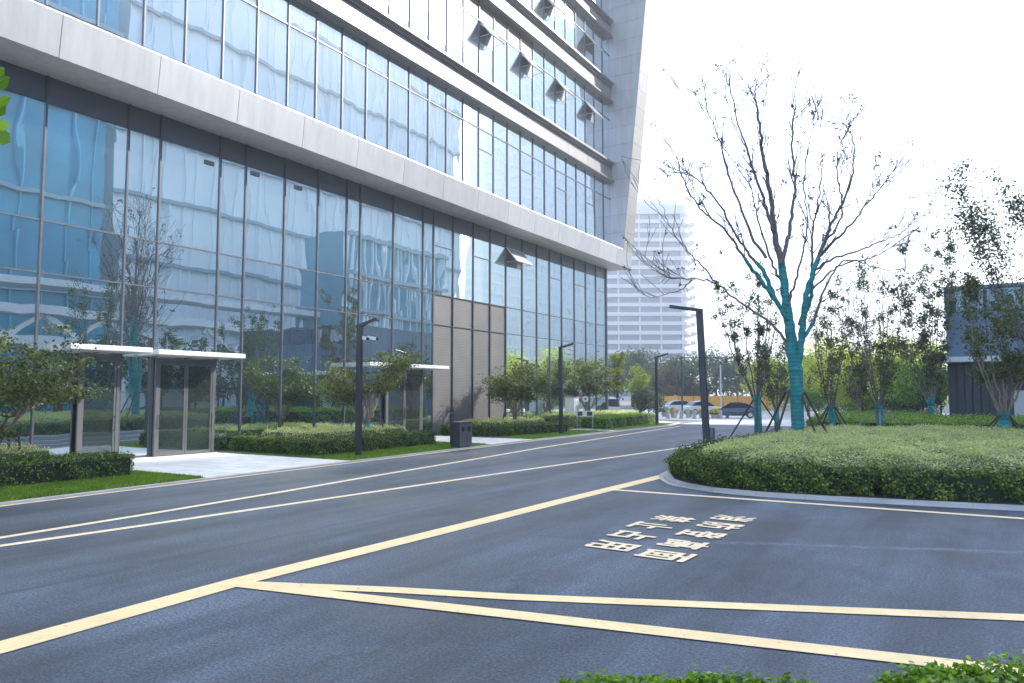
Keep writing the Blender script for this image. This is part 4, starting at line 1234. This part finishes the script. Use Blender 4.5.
lamp(-18.95, WX(657, 410, -18.95).y, 4.85, 1.0, 1, 'farthest charcoal lamp post, at the end of the sunlit hedge', .055)
pl = DP(706.5, 394, 25)
lm4 = lamp(pl.x, pl.y, 5.05, 1.15, -1, 'tall leaning lamp post at the island nose, arm to the left', .05, .105, .22)
lm4.rotation_euler = (0, R(-2.2), 0)
# electric box strapped to the last lamp
t = empty('junction_box', (pl.x + .20, pl.y - .10, .08), 'small dark box on the island beside the leaning lamp post', 'utility box')
MB().box((-.07, -.06, 0), (.07, .06, 1.0)).build('cabinet', M['dgrey'], t, bevel=.01)
MB().box((-.055, -.068, .7), (.055, -.062, .96)).build('door_panel', M['steel'], t)
# cameras on first lamp
ly = WX(358.5, 430, -18.2).y
cc = empty('security_camera', (-18.2, ly, 4.18), 'white and black camera pair bracketed under the lamp arm', 'camera')
MB().box((.10, -.03, .02), (.62, .03, .07)).build('bracket', M['steel'], cc)
for dx, dy, s in ((.32, -.06, 1), (.55, .02, -1)):
    b = MB().obox((dx, dy, -.04), (math.cos(.4 * s), math.sin(.4 * s) * -1, -.15), (math.sin(.4 * s), math.cos(.4 * s), 0), (0, 0, 1), .15, .055, .055).build('camera_body', M['white'], cc)
    MB().obox((dx + .16, dy - .07 * s, -.07), (1, 0, 0), (0, 1, 0), (0, 0, 1), .02, .045, .045).build('camera_lens', M['black'], b)
# litter bin
bn = empty('litter_bin', (-17.62, 25.12, .03), 'dark grey twin hole litter bin at the kerb', 'litter bin')
MB().box((-.22, -.43, .04), (.19, .43, 1.0)).build('cabinet', M['dgrey'], bn, bevel=.012)
MB().box((-.25, -.46, 1.0), (.22, .46, 1.05)).build('lid', M['dgrey'], bn, bevel=.01)
for s in (-1, 1):
    fr = MB().box((.192, s * .215 - .20, .06), (.215, s * .215 + .20, .97)).build('door_panel', M['steel'], bn, bevel=.006)
    ring = [(.217, s * .215 + math.cos(a) * .115, .76 + math.sin(a) * .115) for a in [2 * math.pi * i / 20 for i in range(20)]]
    h_ = MB(); h_.add(ring + [(.222, p[1], p[2]) for p in ring], [tuple(range(19, -1, -1)), tuple(range(20, 40))] + [(i, (i + 1) % 20, 20 + (i + 1) % 20, 20 + i) for i in range(20)])
    h_.build('bin_opening', M['black'], fr)
MB().box((-.18, -.38, 0), (.15, .38, .04)).build('plinth', M['black'], bn)
# ash post
py = WX(452, 430, -18.6).y
t = empty('ash_post', (-18.6, py, .03), 'slim dark round post with a cap standing behind the litter bin', 'post')
MB().tube([(0, 0, 0), (0, 0, 1.35)], .085, 14).build('column', M['dgrey'], t, smooth=False)
MB().tube([(0, 0, 1.40), (0, 0, 1.55)], .10, 14).build('cap', M['dgrey'], t)
MB().tube([(0, 0, 1.35), (0, 0, 1.40)], .05, 10).build('neck', M['steel'], t)
# notice board
ny = WX(585, 428, -19.4)
t = empty('notice_board', (-19.4, ny.y, .03), 'low framed notice board on thin legs in the hedge gap', 'notice board', rz=R(20))
for s in (-.46, .46):
    MB().tube([(s, 0, 0), (s, 0, 1.15)], .02, 6).build('leg', M['alu'], t)
    MB().tube([(s, -.35, .02), (s, .35, .02)], .02, 6).build('foot', M['alu'], t)
MB().box((-.5, -.03, .84), (.5, .03, 1.18)).build('board', M['white'], t)
MB().box((-.43, -.036, .89), (-.15, -.031, 1.13)).box((.12, -.036, .89), (.43, -.031, 1.13)).build('poster', M['dgrey'], t)
MB().tube([(-.46, 0, .12), (.46, 0, .12)], .018, 6).build('rail', M['alu'], t)
# round sign
p = WX(585.5, 410, -21.0)
t = empty('round_sign', (-21.0, p.y, .0), 'white round sign on a post above the dark hedge block', 'sign')
MB().tube([(0, 0, 0), (0, 0, 1.7)], .03, 8).build('post', M['steel'], t)
ring = [(math.cos(a) * .19, 0, 1.88 + math.sin(a) * .19) for a in [2 * math.pi * i / 24 for i in range(24)]]
t2 = MB(); t2.add([(p[0], -.02, p[2]) for p in ring] + [(p[0], .02, p[2]) for p in ring], [tuple(range(24)), tuple(range(47, 23, -1))] + [(i, 24 + i, 24 + (i + 1) % 24, (i + 1) % 24) for i in range(24)])
t2.build('disc', M['white'], t)
ring2 = [(math.cos(a) * .08, -.025, 1.88 + math.sin(a) * .08) for a in [2 * math.pi * i / 16 for i in range(16)]]
MB().add(ring2, [tuple(range(16))]).build('emblem', M['steel'], t)
t.rotation_euler = (0, 0, R(25))
# white guard kiosk
p = WX(572, 410, -22.9)
t = empty('white_cabinet', (-22.9, p.y, .03), 'tall white cabinet against the glass wall', 'cabinet')
MB().box((-.35, -.35, 0), (.35, .35, 1.9)).build('body', M['white'], t, bevel=.02)
MB().box((-.38, -.38, 1.9), (.38, .38, 1.97)).build('lid', M['alu'], t)
MB().box((.352, -.28, .15), (.36, .28, 1.75)).build('door', M['alu'], t)
# signal mast
p = DP(682, 394, 75)
t = empty('signal_mast', (p.x, p.y, 0), 'slim dark mast with a long horizontal arm beyond the cars', 'mast')
MB().tube([(0, 0, 0), (0, 0, 6.0)], [.10, .07], 8).build('pole', M['dgrey'], t)
e = RT * 5.0
MB().tube([(0, 0, 5.85), (e.x, e.y, 5.8)], [.06, .04], 6).build('arm', M['dgrey'], t)
MB().box((e.x * .9 - .12, e.y * .9 - .12, 5.3), (e.x * .9 + .12, e.y * .9 + .12, 5.8)).build('signal_head', M['dgrey'], t)
p = DP(721, 394, 92)
t = empty('flag_pole', (p.x, p.y, 0), 'thin pale pole standing just left of the slate blue car', 'pole')
MB().tube([(0, 0, 0), (0, 0, 5.6)], .08, 8).build('shaft', M['alu'], t)
MB().tube([(0, 0, 5.6), (0, 0, 5.75)], .13, 8).build('cap', M['alu'], t)

# ---- cars
def car(loc, rz, paint, label, van=False):
    t = empty('parked_car', loc, label, 'car', 'cars parked across the plaza', rz)
    # stations along x (length), half width, lower z, belt z
    if not van:
        st = [(-2.28, .62, .45, .72), (-2.2, .78, .30, .86), (-1.6, .88, .24, .95), (0, .90, .22, .93), (1.2, .89, .24, .88), (1.9, .82, .28, .78), (2.25, .62, .38, .62)]
        cab = [(-1.75, .72, .94), (-1.15, .62, 1.34), (-.4, .62, 1.44), (.35, .62, 1.40), (1.15, .74, .92)]
    else:
        st = [(-2.3, .80, .30, 1.0), (-2.2, .88, .26, 1.1), (0, .90, .24, 1.1), (1.4, .89, .26, 1.05), (2.1, .84, .30, .9), (2.3, .70, .38, .75)]
        cab = [(-2.22, .80, 1.08), (-2.05, .74, 1.75), (.6, .74, 1.85), (1.1, .74, 1.75), (1.75, .78, 1.02)]
    def loft(secs):
        mb = MB(); n = len(secs[0])
        vs = [p for s in secs for p in s]
        fs = [(i * n + j, i * n + (j + 1) % n, (i + 1) * n + (j + 1) % n, (i + 1) * n + j) for i in range(len(secs) - 1) for j in range(n)]
        fs += [tuple(range(n - 1, -1, -1)), tuple((len(secs) - 1) * n + j for j in range(n))]
        return mb.add(vs, fs)
    body = loft([[(x, -w * .94, lo), (x, -w, (lo + hi) / 2), (x, -w * .93, hi), (x, 0, hi + .03), (x, w * .93, hi), (x, w, (lo + hi) / 2), (x, w * .94, lo)] for x, w, lo, hi in st])
    body.build('body', M[paint], t, smooth=False, bevel=.03)
    g = loft([[(x, -.84 if z < 1.1 else -w, .90), (x, -w, z), (x, w, z), (x, .84 if z < 1.1 else w, .90)] for x, w, z in cab])
    gl = g.build('windows', M['carglass'], t)
    rf = [c for c in cab if c[2] > 1.2]
    rmb = loft([[(x, -w - .01, z - .03), (x, -w + .05, z + .025), (x, w - .05, z + .025), (x, w + .01, z - .03)] for x, w, z in rf])
    rmb.build('roof', M[paint], t)
    for x in (-1.4, 1.38):
        for s in (-1, 1):
            w_ = MB().tube([(x, s * .74, .32), (x, s * .92, .32)], .32, 18).build('wheel', M['tyre'], t)
            MB().tube([(x, s * .921, .32), (x, s * .935, .32)], .19, 12).build('rim', M['alu'], w_)
    for s in (-1, 1):
        MB().box((2.06, s * .62 - .14, .58), (2.20, s * .62 + .14, .70)).build('headlight', M['lamp_off'], t)
        MB().box((-2.27, s * .60 - .14, .70), (-2.2, s * .60 + .14, .84)).build('tail_light', M['orange'], t)
    return t
cr = math.atan2(RT.y, RT.x)
p = G(734, 418); car((p.x, p.y, 0), cr + R(165), 'carblue', 'slate blue car parked left of the slim young tree')
p = G(702, 414.5); car((p.x, p.y, 0), cr + R(20), 'carwhite', 'white car parked left of the leaning lamp post')
p = G(681, 413); car((p.x, p.y, 0), cr + R(10), 'carwhite', 'white car parked left of the signal mast, partly behind planters')
p = WX(601, 412, -27.5); car((-27.5, 62.5, 0), cr + R(80), 'carwhite', 'white van just beyond the corner of the glass wall', True)
p = G(838, 409.5); car((p.x, p.y, 0), cr + R(10), 'carwhite', 'white car glimpsed between the young trees')

# orange barrier wall
a = G(664, 409.5); b = G(782, 409.5)
u = (b - a); n_ = 8
t = empty('orange_barrier', a, 'long orange site barrier behind the parked cars', 'barrier')
for i in range(n_):
    c = (u * ((i + .5) / n_))
    uu = u.normalized(); vv = Vector((-uu.y, uu.x, 0))
    MB().obox((c.x, c.y, 1.0), uu, vv, (0, 0, 1), u.length / n_ / 2 - .04, .04, .9).build('barrier_panel', M['orange'], t)
    MB().obox((u.x * i / n_, u.y * i / n_, 1.0), uu, vv, (0, 0, 1), .04, .06, 1.0).build('post', M['steel'], t)

# row of stone bollards and flower planters
k_ = 0
names = ['left end', 'second', 'third', 'fourth', 'fifth', 'sixth', 'seventh', 'eighth', 'ninth', 'tenth']
for i in range(10):
    p = G(668 + i * 6.6, 418.6 - (i % 2) * .6)
    t = empty('stone_bollard', (p.x, p.y, 0), f'grey stone bollard on the plaza, {names[i]} of the row counted from the left', 'bollard', 'stone bollards on the plaza')
    MB().tube([(0, 0, 0), (0, 0, .12), (0, 0, .55), (0, 0, .66), (0, 0, .75)], [.17, .15, .14, .12, .05], 12).build('shaft', M['stone'], t, smooth=True)
    MB().tube([(0, 0, 0), (0, 0, .06)], .20, 12).build('base', M['stone'], t)
def planter(px, py, leaf, label, s=1.0, seed=1, fl=True):
    p = G(px, py); rg = np.random.default_rng(seed)
    t = empty('planter', (p.x, p.y, 0), label, 'planter', 'planters on the plaza')
    MB().tube([(0, 0, 0), (0, 0, .45 * s)], [.35 * s, .5 * s], 10).build('tub', M['stone'], t)
    v = rg.normal(size=(260, 3)); v /= np.linalg.norm(v, axis=1)[:, None]
    mb = MB(); mb.leaves(v * np.array([.6, .6, .4]) * s * rg.uniform(.5, 1.1, (260, 1)) + np.array([0, 0, .7 * s]), .14, .09, rg)
    mb.build('foliage', M['leaf_bright'], t)
    if fl:
        v = rg.normal(size=(160, 3)); v /= np.linalg.norm(v, axis=1)[:, None]; v[:, 2] = abs(v[:, 2])
        mb = MB(); mb.leaves(v * np.array([.62, .62, .45]) * s + np.array([0, 0, .72 * s]), .13, .12, rg)
        mb.build('flowers', M[leaf], t)
planter(665, 416.5, 'flower', 'tub of greenery near the farthest lamp post', .8, 3, False)
planter(674, 417.5, 'flower', 'yellow flowering tub at the left of the plaza', .7, 4)
planter(703, 418.0, 'flower', 'yellow flowering tub left of the leaning lamp post', .75, 5)
planter(715, 418.3, 'flower', 'yellow flowering tub right of the leaning lamp post', .75, 6)
planter(689, 417.0, 'flower', 'leafy tub behind the bollards by the signal mast', .7, 7, False)

# ================================================================== DISTANT TOWER
def tower():
    c = DP(636, 394, 262)
    t = empty('high_rise_tower', (c.x, c.y, 0), 'tall pale banded tower hazy in the distance', 'building', None, yaw)
    W2, D2 = 17.5, 11.0
    h, fl = 65.5, 3.17
    n = int(h / fl)
    def plan(w, d, r, zoff=0):
        pts = []
        for sx, sy, a0 in ((1, -1, -90), (1, 1, 0), (-1, 1, 90), (-1, -1, 180)):
            for k in range(5):
                a = R(a0 + 22.5 * k); pts.append((sx * (w - r) + math.cos(a) * r, sy * (d - r) + math.sin(a) * r))
        return pts
    MB().prism(plan(W2 - 1.6, D2 - 1.3, 3), 0, h - 1).build('core', M['towerwin'], t)
    for i in range(n):
        z = i * fl; band = MB()
        band.prism(plan(W2, D2, 3.2), z, z + 1.25)
        for k, x in enumerate(np.arange(-W2 + 3, W2 - 2, 7.2)):
            band.box((x - .25, -D2 + .4, z + 1.25), (x + .25, -D2 + 1.4, z + fl))
        for sy in (-6, -1, 4):
            band.box((W2 - .3, sy - 2.2 + (i % 2) * .8, z), (W2 + 1.7 + .5 * (i % 2), sy + 1.2 + (i % 2) * .8, z + 1.1))
        band.build('storey', M['towerwhite'], t)
    MB().prism(plan(W2 + .1, D2 + .1, 3.2), n * fl, h + 1.0).prism(plan(W2 - 3, D2 - 3, 3.2), h + 1.0, h + 3.2).build('roof', M['towerwhite'], t)
tower()

# ================================================================== SLATE BUILDING ON THE RIGHT
def slate():
    d = 44.0
    c = DP(949, 394, d)
    top = DP(949, 286, d).z; cz = DP(949, 360.5, d).z
    x0, y0 = c.x, c.y
    t = empty('slate_pavilion', (x0, y0, 0), 'dark slate two storey building at the right edge with thin canopy', 'building')
    u = Vector((math.cos(R(12)), math.sin(R(12)), 0)); v = Vector((-u.y, u.x, 0))
    t.rotation_euler = (0, 0, R(1))
    Wd = 16
    MB().box((0.1, .1, 0), (Wd, 12, top - .15)).build('core', M['interior'], t)
    up = MB()
    pw = 2.0
    for i in range(8):
        for z0, z1 in ((cz + .15, cz + (top - cz) * .5), (cz + (top - cz) * .5 + .03, top - 1.55)):
            up.box((i * pw + .02, 0, z0), ((i + 1) * pw - .02, .12, z1))
    up.build('cladding', M['bluecladding'], t)
    for i in range(8):
        f = MB().box((i * pw + .10, .02, top - 1.5), ((i + 1) * pw - .10, .08, top - .25)).build('window', M['blueclad'], t)
        MB().box((i * pw + .0, -.02, top - 1.52), (i * pw + .09, .09, top - .22)).build('frame', M['dkmetal'], f)
    lo = MB()
    for i in range(40):
        if 3.0 < i * .4 < 4.3: continue
        lo.box((i * .4 + .02, .0, 0), (i * .4 + .36, .10, cz - .05))
    lo.build('lower_cladding', M['dgrey'], t)
    side = MB()
    for j in range(6):
        for z0, z1 in ((0, cz - .05), (cz + .1, top - .2)): side.box((-.02, j * 2 + .12, z0), (.10, j * 2 + 2.08, z1))
    side.build('side_cladding', M['bluecladding'], t)
    dd = MB().box((3.1, .03, 0), (4.2, .09, 2.4)).build('door', M['alu'], t)
    MB().box((3.95, -.03, 1.0), (4.0, .03, 1.4)).build('handle', M['black'], dd)
    MB().box((-1.1, -1.6, cz - .14), (Wd, -.01, cz + .15)).build('canopy', M['white'], t)
    MB().box((-.08, -.08, top - .2), (Wd, 12, top)).build('parapet', M['bluecladding'], t)
slate()

# ================================================================== WHAT THE GLASS MIRRORS (stands across the road, outside the frame)
def slab(name, x0, x1, y0, y1, h, fl, wall, win, label, finstep, finw=.25, bandh=.9, ledge=0):
    t = empty(name, (x0, (y0 + y1) / 2, 0), label, 'building', 'buildings mirrored in the glass wall')
    if ledge: 
        lb = MB(); z = 3.0
        while z < h: lb.box((-.45, y0 - (y0 + y1) / 2 - .3, z), (0, (y1 - y0) / 2 + .3, z + .6)); z += ledge
        lb.build('ledge', M['r_ledge'], t)
    ox, oy = x0, (y0 + y1) / 2
    MB().box((.3, y0 - oy + .3, 0), (x1 - ox, y1 - oy - .3, h)).build('window_wall', M[win], t)
    b = MB(); z = 0 if bandh > .1 else h
    while z < h: b.box((0, y0 - oy, z), (x1 - ox, y1 - oy, min(z + bandh, h + .5))); z += fl
    if bandh > .1: b.build('floor_band', M[wall], t)
    f = MB(); y = y0 - oy
    while y <= y1 - oy: f.box((-.18, y - finw / 2, 0), (.29, y + finw / 2, h)); y += finstep
    f.build('fin', M[wall], t)
slab('pale_office_block', 62, 85, 66, 155, 90, 4.2, 'r_pale', 'r_paleglass', 'pale ribbed office block mirrored in the middle of the glass wall', 2.6, .14, .05, ledge=10.0)
slab('added_mirror_block', 110, 118, 238, 420, 178, 4.2, 'r_pale', 'r_paleglass', 'unseen pale block added to tone down the sky mirrored in the right hand panes', 5.5, .4, 1.2)  # added out of view to dim the bright sky mirrored in the right panes
slab('blue_office_block', 58, 85, 2, 62, 70, 4.0, 'r_blue', 'r_blueglass', 'deep blue office block mirrored in the leftmost panes', 3.4, .14, .05, ledge=13.0)
slab('curved_blue_block', 34, 44, 86, 112, 28, 4.0, 'r_pale', 'r_mid', 'lower mid blue block with white ledges mirrored beside the brown louvres', 1.5, .16, .05, ledge=6.0)
t = empty('white_bridge', (40, 70, 0), 'white trussed footbridge mirrored across the middle of the glass wall', 'footbridge', 'buildings mirrored in the glass wall')
ch = MB().box((0, -45, 7.6), (3.5, 42, 8.7)).box((0, -45, 11.2), (3.5, 42, 12.2)).box((-.4, -45, 14.4), (4, 42, 15.2)).build('chord', M['white'], t)
for i in range(-6, 6):
    y = i * 7.2
    MB().obox((1.0, y + 1.8, 9.95), Vector((0, 3.6, 2.6)).normalized(), (1, 0, 0), Vector((0, -2.6, 3.6)).normalized(), 2.2, .4, .28).obox((1.0, y + 5.4, 9.95), Vector((0, 3.6, -2.6)).normalized(), (1, 0, 0), Vector((0, 2.6, 3.6)).normalized(), 2.2, .4, .28).build('truss_bay', M['white'], t)
for y in (-40, -15, 10, 36): MB().box((1, y - .5, 0), (2.5, y + .5, 7.6)).build('pier', M['white'], t)
rg = np.random.default_rng(77)
mb = MB(); P = []
br = MB()
for i in range(46):
    x = rg.uniform(17, 30); y = rg.uniform(8, 135); h = rg.uniform(5, 9.0)
    br.tube([(x, y, 0), (x, y, h * .7)], [.15, .06], 5)
    for k in range(8):
        c = np.array([x + rg.normal() * 1.1, y + rg.normal() * 1.1, h * rg.uniform(.3, .9)])
        m_ = 130; v = rg.normal(size=(m_, 3)); v /= np.linalg.norm(v, axis=1)[:, None]
        P.append(c + v * rg.uniform(.5, 1.1, (m_, 1)) * 1.0)
mb.leaves(np.vstack(P), .35, .22, rg)
br.cur = 1
off_ = len(mb.v); mb.v += br.v; mb.f += [tuple(off_ + i for i in f) for f in br.f]; mb.m += [1] * len(br.f)
tag(mb.build('tree_belt', [M['leaf_dark'], M['barkdk']]), 'dark belt of trees mirrored low in the glass wall', 'trees', kind='stuff')

# ================================================================== HAZE
HAZE = 0.0020
m, nt, N, L, out = newmat('haze')
pv = N.new('ShaderNodeVolumePrincipled')
pv.inputs['Color'].default_value = (.93, .96, 1, 1)
pv.inputs['Density'].default_value = HAZE
pv.inputs['Anisotropy'].default_value = .3
L.new(pv.outputs[0], out.inputs['Volume'])
hb = MB().box((-950, -520, -1.5), (950, 1350, 184)).build('haze', m)
tag(hb, kind='stuff', label='pale bright haze in the air', cat='haze')
